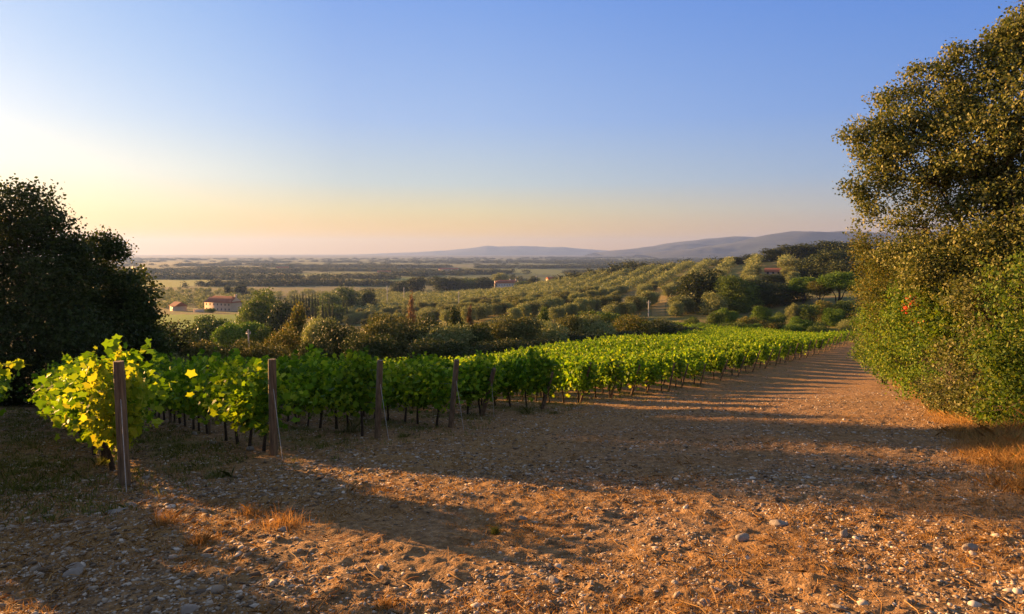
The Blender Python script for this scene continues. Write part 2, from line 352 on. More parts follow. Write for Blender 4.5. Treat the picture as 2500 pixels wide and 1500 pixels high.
go = link('ground', me, M['ground']); tag(go, 'stony brown track, vineyard earth and the green plain beyond', 'ground', kind='structure')
if True:                               # sea beyond the plain
    pass

# ------------------------------------------------------------------ hills
def ridge(name, prof, Y, depth, mat, lab, seed, amp):
    xs = [q[0] for q in prof]; nxs = 260; nys = 60
    X = np.linspace(xs[0], xs[-1], nxs); top = np.interp(X, xs, [q[1] for q in prof])
    wz = (HOR-top)/F*Y; wx = (X-1250)/F*Y; D = np.linspace(-1, 1, nys)
    XX, DD = np.meshgrid(wx, D); ZZ = np.tile(wz, (nys, 1)); YY = Y+DD*depth
    base = -70.0; env = np.clip(1-np.abs(DD)**1.5, 0, 1)
    nz = fbm(XX/(depth*.35), YY/(depth*.35), seed, 5)*amp
    side = np.clip(np.minimum(np.arange(nxs), np.arange(nxs)[::-1])/12, 0, 1)
    Zf = base+(ZZ-base)*env+nz*(1-np.exp(-((DD)/.25)**2))*env*side+fbm(XX/150, YY/150, seed+4, 3)*amp*.10*env
    i = np.arange(nxs*nys).reshape(nys, nxs); f = np.stack([i[:-1,:-1], i[:-1,1:], i[1:,1:], i[1:,:-1]], -1).reshape(-1, 4)
    mb = MB(); mb.add(np.stack([XX, YY, Zf], -1), f); o = link(name, mb.mesh(name, True), mat); tag(o, lab, 'hills', kind='structure')
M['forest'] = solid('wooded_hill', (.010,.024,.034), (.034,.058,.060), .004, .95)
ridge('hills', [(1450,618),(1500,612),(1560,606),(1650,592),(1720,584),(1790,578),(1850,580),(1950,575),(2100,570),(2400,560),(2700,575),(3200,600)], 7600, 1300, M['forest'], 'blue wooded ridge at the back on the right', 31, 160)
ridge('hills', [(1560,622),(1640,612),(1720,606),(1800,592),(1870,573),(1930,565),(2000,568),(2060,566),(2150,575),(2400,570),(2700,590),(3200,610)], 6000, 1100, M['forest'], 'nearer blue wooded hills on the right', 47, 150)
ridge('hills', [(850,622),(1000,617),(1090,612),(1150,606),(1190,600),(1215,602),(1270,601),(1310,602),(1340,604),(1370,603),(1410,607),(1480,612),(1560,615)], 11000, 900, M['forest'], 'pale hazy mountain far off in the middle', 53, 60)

# ------------------------------------------------------------------ leaves and trees
def rand_rot(n, r, upbias=0.0):
    q = r.normal(size=(n, 4)); q /= np.linalg.norm(q, axis=1)[:,None]; w_, x, y, z = q.T
    R = np.stack([1-2*(y*y+z*z), 2*(x*y-z*w_), 2*(x*z+y*w_), 2*(x*y+z*w_), 1-2*(x*x+z*z), 2*(y*z-x*w_), 2*(x*z-y*w_), 2*(y*z+x*w_), 1-2*(x*x+y*y)], 1).reshape(n, 3, 3)
    return R
LEAF4 = np.array([[0,-.5,0],[.32,0,.06],[0,.5,0],[-.32,0,.06]])
VLEAF = np.array([[0,-.42,0],[.30,-.50,.03],[.34,-.15,.05],[.55,.08,-.04],[.26,.22,.05],[0,.58,-.08],[-.26,.22,.05],[-.55,.08,-.04],[-.34,-.15,.05],[-.30,-.50,.03]])
def add_leaves(mb, c, size, r, shape=LEAF4, flat=None):
    n = len(c)
    if n == 0: return
    R = rand_rot(n, r); sz = size*r.uniform(.45, 1.5, n) if np.isscalar(size) else size
    v = np.einsum('nij,kj->nki', R, shape)*sz[:,None,None]+c[:,None,:]
    k = len(shape); mb.add(v, np.arange(n*k).reshape(n, k))
def lobe_points(lobes, ncl, per, spread, r, inner=.25, lump=.25):
    lobes = np.array(lobes, float); wgt = (lobes[:,3]*lobes[:,4]+lobes[:,3]*lobes[:,5]+lobes[:,4]*lobes[:,5]); wgt /= wgt.sum()
    li = r.choice(len(lobes), ncl, p=wgt); d = r.normal(size=(ncl, 3)); d /= np.linalg.norm(d, axis=1)[:,None]
    a = np.arctan2(d[:,1], d[:,0]); lum = 1+lump*(fbm(a*2.2+li*7.7, d[:,2]*3+li*3.1, 77, 3)*2)
    rad_ = np.where(r.random(ncl) < inner, r.random(ncl)**.5*.85, 1-np.abs(r.normal(0, .09, ncl)))*lum
    c = lobes[li,:3]+d*lobes[li,3:]*rad_[:,None]
    s = spread if np.isscalar(spread) else spread
    p = np.repeat(c, per, 0)+r.normal(size=(ncl*per, 3))*s*np.array([1,1,.75])
    return p, c
def limb_mesh(base, tips, r0, r, k=6):
    mb = MB(); base = np.array(base, float)
    for i, t in enumerate(tips):
        t = np.array(t, float); n_ = 6; ts = np.linspace(0, 1, n_)
        mid = base*.55+t*.45; mid[2] = base[2]+(t[2]-base[2])*.6; mid[:2] = base[:2]+(t[:2]-base[:2])*.25
        pts = np.array([(1-q)**2*base+2*q*(1-q)*mid+q*q*t for q in ts]); pts[1:-1] += r.normal(0, .03*np.linalg.norm(t-base), (n_-2, 3))*[1,1,.4]
        rr_ = r0*(1 if i == 0 else .55)*(1-ts*.85); mb.tube(pts, rr_, k)
    return mb
# unit trees: width about 1, height 1, origin at the foot
def unit_tree(kind, seed, ncl, per, leaf):
    r = np.random.default_rng(seed); L_ = []
    if kind == 'broad':
        for i in range(11):
            a = r.uniform(0, 6.28); q = r.uniform(.08, .28); z = r.uniform(.35, .8); s = r.uniform(.13, .22)
            L_.append((math.cos(a)*q, math.sin(a)*q, z, s, s, s*r.uniform(.7, 1)))
        L_.append((0,0,.5,.36,.36,.36)); L_ += [(.26*math.cos(q),.26*math.sin(q),.2,.2,.2,.2) for q in (0,1.3,2.5,3.8,5)]; tips = [(0,0,.75),(.2,.1,.6),(-.2,.1,.6),(.05,-.22,.55)]
    elif kind == 'olive':
        for i in range(7):
            a = r.uniform(0, 6.28); q = r.uniform(.12, .3); z = r.uniform(.4, .78); s = r.uniform(.14, .22)
            L_.append((math.cos(a)*q, math.sin(a)*q, z, s, s, s*.9))
        L_.append((0,0,.5,.34,.34,.34)); L_ += [(.22*math.cos(q),.22*math.sin(q),.28,.17,.17,.16) for q in (0,1.6,3.1,4.7)]; tips = [(0,0,.6),(.2,.1,.55),(-.2,.05,.55)]
    elif kind == 'shrub':
        for i in range(8):
            a = r.uniform(0, 6.28); q = r.uniform(.1, .32); z = r.uniform(.2, .72); s = r.uniform(.15, .24)
            L_.append((math.cos(a)*q, math.sin(a)*q, z, s, s, s*1.1))
        L_.append((0,0,.35,.36,.36,.36)); tips = [(0,0,.5),(.15,.1,.4),(-.15,.1,.4)]
    elif kind == 'pine':
        for i in range(12):
            a = r.uniform(0, 6.28); q = r.uniform(.05, .36); s = r.uniform(.12, .17); L_.append((math.cos(a)*q, math.sin(a)*q, .80-.35*q*q*4*.5+r.uniform(-.02,.03), s, s, s*.85))
        L_.append((0,0,.74,.33,.33,.14)); tips = [(0,0,.8),(.25,.1,.75),(-.25,0,.75),(.05,-.25,.75),(0,.25,.75)]
    elif kind == 'roundpine':
        for i in range(14):
            a = r.uniform(0, 6.28); q = r.uniform(.05, .32); s = r.uniform(.13, .19); L_.append((math.cos(a)*q, math.sin(a)*q, .76-.9*q*q+r.uniform(-.04,.06), s, s, s))
        L_.append((0,0,.62,.36,.36,.2)); tips = [(0,0,.7),(.2,.1,.6),(-.2,0,.6),(.05,-.2,.6)]
    elif kind == 'cypress':
        for i in range(7): z = .1+i*.13; L_.append((r.uniform(-.03,.03), r.uniform(-.03,.03), z, .42*(1-.75*(i/6)**2), .42*(1-.75*(i/6)**2), .12))
        tips = [(0,0,.9)]
    elif kind == 'conifer':
        for i in range(9): z = .1+i*.105; s = .45*(1-i/9.3)+.02; L_.append((r.uniform(-.06,.06), r.uniform(-.06,.06), z, s, s, .07))
        tips = [(0,0,.97)]
    mb = MB(); p, c = lobe_points(L_, ncl, per, leaf*1.1, r, .3, .3); p[:,2] = np.clip(p[:,2], 0.01, 9)
    add_leaves(mb, p, leaf, r)
    tr = limb_mesh((0,0,-.05), tips, .035 if kind != 'shrub' else .02, r, 5)
    return mb.mesh(kind+'_crown'), tr.mesh(kind+'_trunk', True)
UT = {}
def get_unit(kind, mat, lod, var):
    key = (kind, mat, lod, var)
    if key not in UT:
        ncl, per, leaf = {'hi': (3000, 9, .026), 'mid': (1000, 7, .045), 'lo': (80, 4, .13)}[lod]
        if kind in ('cypress', 'conifer'): leaf *= 1.2
        c, t = unit_tree(kind, sum(map(ord, kind+mat))*7+var*13, ncl, per, leaf)
        c.materials.append(M[mat]); t.materials.append(M['bark']); UT[key] = (c, t)
    return UT[key]
CAT = {'broad': ('broadleaf_tree','tree'), 'olive': ('olive_tree','olive tree'), 'shrub': ('shrub','shrub'), 'pine': ('umbrella_pine','pine tree'), 'roundpine': ('umbrella_pine','pine tree'), 'cypress': ('cypress','cypress'), 'conifer': ('conifer','tree')}
def tree(kind, mat, lod, loc, w_, h_, label, group=None, var=None):
    var = random.randrange(4) if var is None else var; c, t = get_unit(kind, mat, lod, var)
    nm, ct = CAT[kind]; e = link(nm, None); e.location = loc; e.rotation_euler = (0, 0, random.uniform(0, 6.28)); e.scale = (w_, w_*random.uniform(.9,1.1), h_)
    tag(e, label, ct, group); link('crown', c, parent=e)
    if lod != 'lo': link('trunk', t, parent=e)
    return e
def px_tree(kind, mat, lod, x, ytop, wpx, Y, label, group=None, minh=2.0):
    p = at(x, ytop, Y); z = h1(p[0], Y)-.1; h_ = max(p[2]-z, minh)
    # unit trees reach about 0.97 of their height
    return tree(kind, mat, lod, (p[0], Y, z), wpx/F*Y*1.06, h_*(1.13 if kind in ('shrub', 'olive', 'broad') else 1.03), label, group)

# ---- hedge line beyond the vineyard
HG = 'trees and bushes along the hedge below the vineyard'
hedge = [
 ('shrub','olive',430,845,60,62,'small pale tan bush beside the dark oak, low at the left end of the hedge'),
 ('shrub','ochre',492,806,125,66,'brown rounded bush between the big dark oak and the umbrella pine'),
 ('shrub','ochre',560,838,95,62,'low brownish bush right below the umbrella pine'),
 ('shrub','ochre',640,838,110,64,'low golden bush in front of the thin concrete pole'),
 ('conifer','amber',722,752,90,88,'pointed rusty brown tree rising in the hedge on the left'),
 ('olive','amber',680,806,90,72,'amber leaved tree left of the pointed rusty tree'),
 ('olive','olive',775,778,95,78,'grey green tree with a ragged top right of the pointed rusty tree'),
 ('shrub','ochre',735,845,110,58,'low flat topped yellowish bush just behind the second post'),
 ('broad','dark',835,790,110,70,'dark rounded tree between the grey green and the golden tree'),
 ('olive','ochre',938,770,130,66,'golden lit rounded tree behind the third vineyard post'),
 ('broad','dark',1010,800,110,68,'dark tree right beside the golden rounded tree'),
 ('olive','olive',1075,790,125,68,'large grey green olive in the middle of the hedge'),
 ('conifer','dark',1106,757,75,84,'dark green pointed conifer in the middle of the hedge'),
 ('broad','dark',1165,795,120,70,'dark bushy tree right of the pointed conifer'),
 ('olive','ochre',1262,782,120,72,'golden grey olive right of the middle of the hedge'),
 ('olive','olive',1335,784,120,76,'silvery olive behind the hidden fifth post'),
 ('broad','dark',1310,825,120,66,'dark low tree under the silvery olives'),
 ('conifer','mid',1330,757,60,110,'bright green bushy tree top standing by the pale track'),
 ('olive','ochre',1410,774,95,86,'golden bush at the right end of the hedge'),
 ('shrub','olive',1455,780,110,84,'greyish bush above the start of the sunlit vines'),
 ('shrub','amber',1520,776,120,92,'bush with a reddish patch above the sunlit vines'),
 ('shrub','mid',1475,757,130,110,'yellow green bush standing behind the reddish one'),
 ('shrub','dark',1585,790,120,100,'dark green bush above the middle of the sunlit vines'),
 ('shrub','dark',1655,792,100,112,'dark green bush on the edge of the lit vineyard, left of the tall dark tree'),
 ('shrub','dark',1420,812,120,76,'low dark bush where the sunlit vines begin'),
 ('shrub','dark',1500,805,120,84,'low dark bush right behind the sunlit vines'),
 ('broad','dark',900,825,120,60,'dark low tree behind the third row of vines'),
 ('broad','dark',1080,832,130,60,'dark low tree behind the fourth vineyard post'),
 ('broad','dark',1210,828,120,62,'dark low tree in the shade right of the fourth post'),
 ('shrub','dark',780,835,100,58,'dark low shrub behind the second row of vines'),
]
for kd, mt, x, y, wp, Y, lab in hedge:
    px_tree(kd, mt, 'hi', x, y, wp*1.35, Y, lab, HG)
for i, (x, y, Y) in enumerate([(860,798,90),(920,792,95),(985,790,92),(1045,785,95),(1120,792,94),(1190,790,96),(1245,795,98),(1300,792,100),(1370,790,102),(1440,785,104),(1530,792,108),(1600,785,115)]):
    px_tree('broad', ['dark','mid','ochre'][i % 3], 'hi', x, y, 105, Y, 'tree %s from the left in the second line, behind the hedge bushes' % ORD[i], HG)
# ---- trees of the middle distance
mids = [
 ('broad','mid','hi',640,714,105,185,'tall dark rounded tree right of the pink farmhouse'),
 ('broad','dark','mid',690,742,80,175,'dark tree leaning on the tall rounded tree by the pink farmhouse'),
 ('broad','mid','mid',605,748,60,190,'smaller sunlit tree left of the tall rounded one'),
 ('shrub','mid','hi',510,772,115,150,'broad low tree in front of the green vineyard field'),
 ('pine','pine','hi',590,786,105,120,'flat topped umbrella pine above the left hedge'),
 ('shrub','mid','mid',650,808,50,118,'small round bush right of the umbrella pine'),
 ('broad','mid','mid',850,704,70,380,'dark rounded tree at the end of the cypress rows'),
 ('broad','mid','mid',800,718,70,360,'rounded tree between the cypress rows'),
 ('broad','dark','mid',900,712,40,370,'dark tree right of the cypress rows'),
 ('broad','mid','mid',815,742,70,300,'sunlit round tree in front of the cypress rows'),
 ('broad','dark','mid',1010,680,50,620,'dark evergreen left of the white farmhouse, standing apart'),
 ('broad','dark','mid',975,688,45,600,'dark evergreen just left of a larger one on the plain'),
 ('broad','dark','mid',1185,680,50,640,'round black tree directly beside the white farmhouse'),
 ('broad','mid','mid',1150,680,45,660,'tree second from the white farmhouse on its left'),
 ('broad','dark','mid',1120,680,50,650,'dark tree third from the white farmhouse on its left'),
 ('broad','dark','mid',1085,680,55,650,'broad dark tree in the clump left of the white farmhouse'),
 ('broad','olive','mid',1220,669,45,760,'yellow green tree behind the white farmhouse'),
 ('broad','dark','mid',1302,678,26,640,'dark narrow tree right of the white farmhouse'),
 ('shrub','mid','mid',1275,688,30,640,'green bush against the right end of the white farmhouse'),
 ('broad','dark','mid',558,697,22,600,'small dark round tree alone in the field, left of a pair'),
 ('broad','dark','mid',590,696,32,600,'small dark round tree alone in the field, right of a pair'),
 ('shrub','mid','mid',512,752,24,370,'dark bush in front of the pink farmhouse'),
 ('broad','dark','mid',1703,668,95,178,'tall dark tree at the right end of the olive slope'),
 ('broad','mid','hi',1800,676,100,168,'grey green tree right of the tall dark tree'),
 ('broad','dark','hi',1870,684,110,175,'nearly black tree below the pink roof'),
 ('broad','dark','mid',1925,694,90,180,'dark tree left of the umbrella pines'),
 ('shrub','olive','mid',1745,718,60,165,'small silvery tree in front of the dark trees'),
 ('roundpine','pine','hi',1964,676,66,170,'umbrella pine leftmost of the four on the right'),
 ('roundpine','amber','hi',2003,686,60,160,'yellowish umbrella pine second of the four on the right'),
 ('roundpine','pine','hi',2050,664,84,158,'largest umbrella pine of the four on the right'),
 ('roundpine','pine','hi',2098,678,66,155,'umbrella pine nearest the big roadside trees'),
 ('broad','dark','mid',1768,632,44,400,'dark treetop at the left end of the ridge line'),
 ('broad','dark','mid',1806,628,46,395,'dark treetop second from the left on the ridge line'),
 ('broad','dark','mid',1842,622,54,390,'dark treetop third from the left on the ridge line'),
 ('broad','dark','mid',1887,609,62,380,'dark tall tree in the middle of the ridge line'),
 ('broad','dark','mid',1940,600,80,375,'broad dark tree right of the middle of the ridge line'),
 ('broad','dark','mid',1990,596,80,380,'broad dark tree near the right end of the ridge line'),
 ('broad','dark','mid',2035,590,90,370,'highest dark tree at the right end of the ridge line'),
 ('broad','dark','mid',2085,594,90,360,'dark tree of the ridge line touching the roadside trees'),
 ('broad','olive','mid',1935,634,62,290,'golden lit tree below the ridge line'),
 ('broad','dark','mid',1985,625,80,280,'dark tree right of the golden lit one below the ridge'),
 ('broad','dark','mid',2035,615,100,270,'big dark tree below the ridge at the right'),
 ('broad','dark','mid',2085,640,90,255,'big dark tree behind the umbrella pines'),
 ('broad','dark','mid',1888,671,60,252,'dark rounded tree hiding the walls of the cottage with the pink roof'),
 ('broad','mid','mid',1663,676,40,330,'dark green tree at the top of the olive slope'),
 ('broad','dark','mid',1600,664,36,440,'dark bushy tree on the crest of the olive slope'),
 ('broad','dark','mid',1630,660,36,440,'dark bushy tree on the crest right of its twin'),
 ('broad','dark','mid',1478,658,30,620,'small dark tree by the far green field'),
 ('conifer','rust','mid',1004,732,32,150,'dead rust brown conifer rising above the hedge'),
 ('conifer','rust','mid',1147,752,24,140,'small dead brown conifer right of the green one'),
]
for kd, mt, lod, x, y, wp, Y, lab in mids:
    px_tree(kd, mt, lod, x, y, wp*1.25, Y, lab, 'trees scattered over the valley')
for i, (x, y, wp, Y) in enumerate([(1745,762,50,135),(1775,750,56,140),(1823,773,60,128),(1855,750,62,140),(1899,765,46,135),(1939,734,46,142),(1975,747,56,140),(1958,772,60,128),(2010,737,56,142),(2035,755,60,136),(2062,737,56,140),(2075,772,66,126),(1785,785,60,124),(1720,790,70,122),(1880,787,70,124),(1925,790,60,122),(2000,788,70,124),(2110,740,60,138),(1690,775,50,130),(1840,792,60,122)]):
    px_tree('shrub', ['mid','pine','amber','pine','mid','olive'][i % 6], 'hi' if i % 2 else 'mid', x, y, wp, Y, '%s shrub from the left in the green scrub behind the sunlit vineyard' % (ORD+['seventeenth','eighteenth','nineteenth','twentieth'])[sorted([1745,1775,1823,1855,1899,1939,1975,1958,2010,2035,2062,2075,1785,1720,1880,1925,2000,2110,1690,1840]).index(x)], 'shrubs behind the sunlit vineyard')
cyp = [(718,720,330),(725,716,335),(732,722,330),(739,714,332),(747,720,334),(754,716,330),(762,718,332),(769,715,330),(776,722,328),(787,738,290),(795,742,285),(803,735,290),(812,745,280),(838,728,310),(846,734,305),(770,752,270)]
for i, (x, y, Y) in enumerate(cyp):
    px_tree('cypress', 'dark', 'mid', x, y, 7.5, Y, 'slim dark cypress, %s counting from the left of the valley cypress row' % ORD[sorted(c_[0] for c_ in cyp).index(x) if [c_[0] for c_ in cyp].count(x) == 1 else i], 'cypress rows in the valley')

# ---- olive groves
grove = []
az = rad(21); od = np.array([math.sin(az), math.cos(az)]); on = np.array([math.cos(az), -math.sin(az)])
for rI in range(-24, 22):
    for t in np.arange(100, 720, 4.6):
        q = od*t+on*(rI*15.0+10)+rng.normal(0, .8, 2)
        grove.append((q[0], q[1], 0, rI))
for q in zip(rng.uniform(-420, -60, 1500), rng.uniform(230, 1000, 1500)): grove.append((q[0], q[1], 1, 0))
gp = np.array(grove); gz = H(gp[:,0], gp[:,1]); gu, gv = to_uv(gp[:,0], gp[:,1], gz)
SLOPE = [(800,745),(880,715),(1080,722),(1260,690),(1400,672),(1560,655),(1700,640),(1950,640),(2060,650),(2060,690),(1880,700),(1760,720),(1660,775),(1500,785),(1250,790),(1000,795),(880,800),(780,790)]
PLAIN = [(370,712),(560,712),(700,716),(880,716),(820,760),(620,760),(480,765),(470,748),(370,765)]
keep = np.zeros(len(gp), bool)
k1 = (gp[:,2] == 0) & inpoly(gu, gv, SLOPE) & (gp[:,1] > 140); k2 = (gp[:,2] == 1) & inpoly(gu, gv, PLAIN)
for poly in (FIELDS[0][0], FIELDS[10][0], FIELDS[13][0], FIELDS[14][0]): k1 &= ~inpoly(gu, gv, poly); k2 &= ~inpoly(gu, gv, poly)
k1 &= rng.random(len(gp)) < .9
# keep clear of the houses
for hx, hy in ((-183, 400), (-8, 690)): k1 &= ~((np.abs(gp[:,0]-hx) < 22) & (np.abs(gp[:,1]-hy+22) < 48)); k2 &= ~((np.abs(gp[:,0]-hx) < 34) & (gp[:,1] < hy+9) & (gp[:,1] > hy-50))
sel = np.where(k1 | k2)[0]; print('olives', len(sel))
dist = np.hypot(gp[sel,0], gp[sel,1]); sel = sel[np.argsort(dist)]
far_mb = MB(); rowpos = {}; cnt_ = {}
for i in sel[:300]:
    if gp[i,2] == 0: cnt_[gp[i,3]] = cnt_.get(gp[i,3], -1)+1; rowpos[i] = cnt_[gp[i,3]]
rowidx = {r_: k_ for k_, r_ in enumerate(sorted(cnt_, reverse=True))}
unit_lo = [np.array([v.co[:] for v in get_unit('olive', 'olive', 'lo', q)[0].vertices], np.float32) for q in range(4)]
for j, i in enumerate(sel):
    x, y = gp[i,:2]; z = float(gz[i])-.15; h_ = random.uniform(3.8, 6.0); w_ = random.uniform(5.0, 7.2)
    if j < 300:
        if gp[i,2] == 0:
            lab = 'silvery olive, %s from the near end of the %s slanting olive row from the right' % (ordw(rowpos[i]), ordw(rowidx[gp[i,3]]))
            e = tree('olive', ['olive','olive','ochre'][j % 3], 'mid', (x, y, z), w_, h_, lab, 'olive trees in the slope rows')
        else: e = tree('olive', 'olive', 'mid', (x, y, z), w_, h_, 'olive tree in the loose grove round the pink farmhouse', 'olive trees round the pink farmhouse')
    else:
        v = unit_lo[j % 4]; a_ = random.uniform(0, 6.28); ca, sa = math.cos(a_), math.sin(a_)
        vv = np.stack([(v[:,0]*ca-v[:,1]*sa)*w_+x, (v[:,0]*sa+v[:,1]*ca)*w_+y, v[:,2]*h_+z], 1); far_mb.add(vv, np.arange(len(v)).reshape(-1, 4))
if far_mb.v:
    tag(link('olive_grove', far_mb.mesh('olive_grove'), M['olive']), 'mass of grey green olive trees over the far slope and plain', 'olive grove', kind='stuff')

# ---- woods of the plain
wood = MB(); uw = [np.array([v.co[:] for v in get_unit('broad', 'dark', 'lo', q)[0].vertices], np.float32) for q in range(4)]
belts = [ # x0, base row, x1, base row, height m, depth m, count
 (350,680,585,682,9,60,90),(510,698,960,697,8,40,170),(600,684,830,690,11,50,50),(840,678,960,682,8,60,50),(300,664,620,668,9,120,110),(450,662,640,664,11,80,50),(620,665,720,668,10,60,20),
 (290,650,700,648,9,200,120),(300,640,1200,643,9,500,220),(700,660,1150,664,7,120,150),(680,652,1250,655,9,150,170),(960,674,1240,668,9,80,120),(1010,694,1200,696,9,60,70),(1240,682,1440,683,7,50,80),(1430,672,1560,670,8,60,60),
 (1230,655,1500,654,9,120,120),(1380,668,1480,670,8,40,40),(1500,648,1760,640,10,300,260),(1420,642,1760,633,10,500,260),(1250,644,1460,640,9,400,120),(1460,664,1620,660,8,80,80),(1080,640,1500,636,9,600,160),(1000,672,1040,676,9,40,18),
 (250,634,1300,633,9,900,200),(1300,632,1750,628,10,900,200),(880,715,1010,722,5,50,30),(700,742,860,760,5,60,50),(250,674,360,672,9,60,40),(1700,648,1900,628,9,200,90)]
for x0, y0, x1, y1, hh, dp, cnt in belts:
    A0 = G(x0, y0); B0 = G(x1, y1)
    for q in range(int(cnt*(1.2 if y0 > 665 else 1.9))):
        t = random.random(); p = A0+(B0-A0)*t; p = p+np.array([random.gauss(0, dp*.2), random.gauss(0, dp*.4), 0]); Y_ = p[1]
        if Y_ < 150: continue
        if Y_ > 1800 and float(fbm(np.array([p[0]/160]), np.array([p[1]/260]), 88, 3)[0]) < -.09+.1*random.random(): continue
        z = h1(p[0], p[1])-.3; h_ = hh*random.uniform(.6, 1.25); w_ = h_*random.uniform(.9, 1.6)*(1.0+min(3, max(0, Y_-900)/900))
        v = uw[q % 4]; wood.add(v*[w_, w_, h_]+[p[0], p[1], z], np.arange(len(v)).reshape(-1, 4))
tag(link('wood', wood.mesh('wood'), M['dark']), 'dark tree belts and woods across the hazy plain', 'woods', kind='stuff')

# ------------------------------------------------------------------ houses
def house(name, x, y, Y, rotz, Lx, Ly, hw, hr, wall, nwin, floors, label, chimneys=1, hip=False):
    p = G(x, y) if Y is None else np.array([*at(x, y, Y)[:2], 0]); z = h1(p[0], p[1])
    if Y is not None: z = max(z, at(x, y, Y)[2])
    e = link(name, None); e.location = (p[0], p[1], z); e.rotation_euler = (0, 0, rotz); tag(e, label, 'house')
    b = MB(); a, c = Lx/2, Ly/2
    b.add([[-a,-c,-4],[a,-c,-4],[a,c,-4],[-a,c,-4],[-a,-c,hw],[a,-c,hw],[a,c,hw],[-a,c,hw],[-a,0,hw+hr*.94],[a,0,hw+hr*.94]],[[0,1,5,4],[2,3,7,6],[3,0,4,7],[1,2,6,5]]); b.add([[-a,-c,hw],[-a,c,hw],[-a,0,hw+hr*.94],[a,-c,hw],[a,c,hw],[a,0,hw+hr*.94]],[[0,1,2],[4,3,5]])
    link('wall', b.mesh('wall'), M[wall], e)
    r = MB(); o_ = .5; t = .22; rx = a*.72 if hip else a+o_
    top = [[-rx,0,hw+hr],[rx,0,hw+hr]]; ev = [[-a-o_,-c-o_,hw-.15],[a+o_,-c-o_,hw-.15],[a+o_,c+o_,hw-.15],[-a-o_,c+o_,hw-.15]]
    vs = np.array(ev+top); vs2 = vs+[0,0,t]
    r.add(np.concatenate([vs, vs2]), [[6,7,11,10],[8,9,10,11],[0,1,7,6],[2,3,9,8]]); r.add(np.concatenate([vs, vs2]), [[9,6,10],[7,8,11]]); r.add(np.concatenate([vs, vs2]), [[3,0,6,9],[1,2,8,7]])
    ro = link('roof', r.mesh('roof'), M['tiles'], e)
    for q in range(chimneys):
        cm = MB(); xx = a*(.85-.5*q); cm.box(xx-.5, xx+.5, .8, 1.6, hw+hr*.4, hw+hr+1.1); cm.box(xx-.62, xx+.62, .68, 1.72, hw+hr+1.1, hw+hr+1.3); link('chimney', cm.mesh('chimney'), M[wall], ro)
    for fl in range(floors):
        for q in range(nwin):
            xx = -a+Lx*(q+.5)/nwin; zz = .9+fl*2.9; wn = MB(); wn.box(xx-.4, xx+.4, -c-.04, -c+.1, zz, zz+1.2); wo = link('window', wn.mesh('window'), M['glass'], e)
            sl = MB(); sl.box(xx-.5, xx+.5, -c-.14, -c-.045, zz-.12, zz); link('sill', sl.mesh('sill'), M[wall], wo)
    for fl in range(floors):
        wn = MB(); zz = .9+fl*2.9; wn.box(-a-.04, -a+.1, -.5, .5, zz, zz+1.4); link('window', wn.mesh('window'), M['glass'], e)
    return e
house('farmhouse', 546, 765, 400, rad(-22), 21, 9, 5.6, 3.4, 'plaster_pink', 7, 2, 'long pink farmhouse with terracotta roof beyond the green field', 1, True)
house('shed', 436, 768, 395, rad(-40), 8, 6.5, 3.2, 2.2, 'plaster_pink', 1, 1, 'small pink gabled outbuilding left of the pink farmhouse', 0)
house('farmhouse', 1236, 706, 690, rad(12), 25, 9, 6.4, 2.8, 'plaster_white', 9, 2, 'long white farmhouse with red roof among dark trees', 2, True)
house('cottage', 1888, 682, 290, rad(-25), 6.5, 5, 2.0, 1.3, 'plaster_pink', 3, 1, 'cottage showing only its pink roof on the wooded slope', 0)
house('cottage', 1345, 690, 600, rad(20), 7, 6, 3, 1.8, 'plaster_pink', 2, 1, 'tiny pink house on the crest right of the white farmhouse', 0)
house('farmhouse', 938, 672, 1300, rad(5), 26, 10, 6, 2.5, 'plaster_pink', 5, 2, 'small far farmhouse on the plain left of the centre', 0)
house('farmhouse', 1095, 664, 1500, rad(-5), 44, 12, 6, 2.5, 'plaster_pink', 6, 2, 'far long farm building with pale walls among trees in the middle', 0)
house('barn', 690, 662, 1700, rad(8), 30, 12, 6, 3, 'plaster_pink', 4, 1, 'far pinkish barn on the hazy plain at left', 0)
wl = MB(); c0 = at(492, 769, 375); c0[2] = h1(c0[0], c0[1]); wl.box(-4.5, 4.5, -.3, .3, -1, 1.6); wl.box(-4.7, 4.7, -.4, .4, 1.6, 1.8); o = link('garden_wall', wl.mesh('garden_wall'), M['plaster_pink']); o.location = c0; tag(o, 'short pale garden wall at the edge of the green field', 'wall')
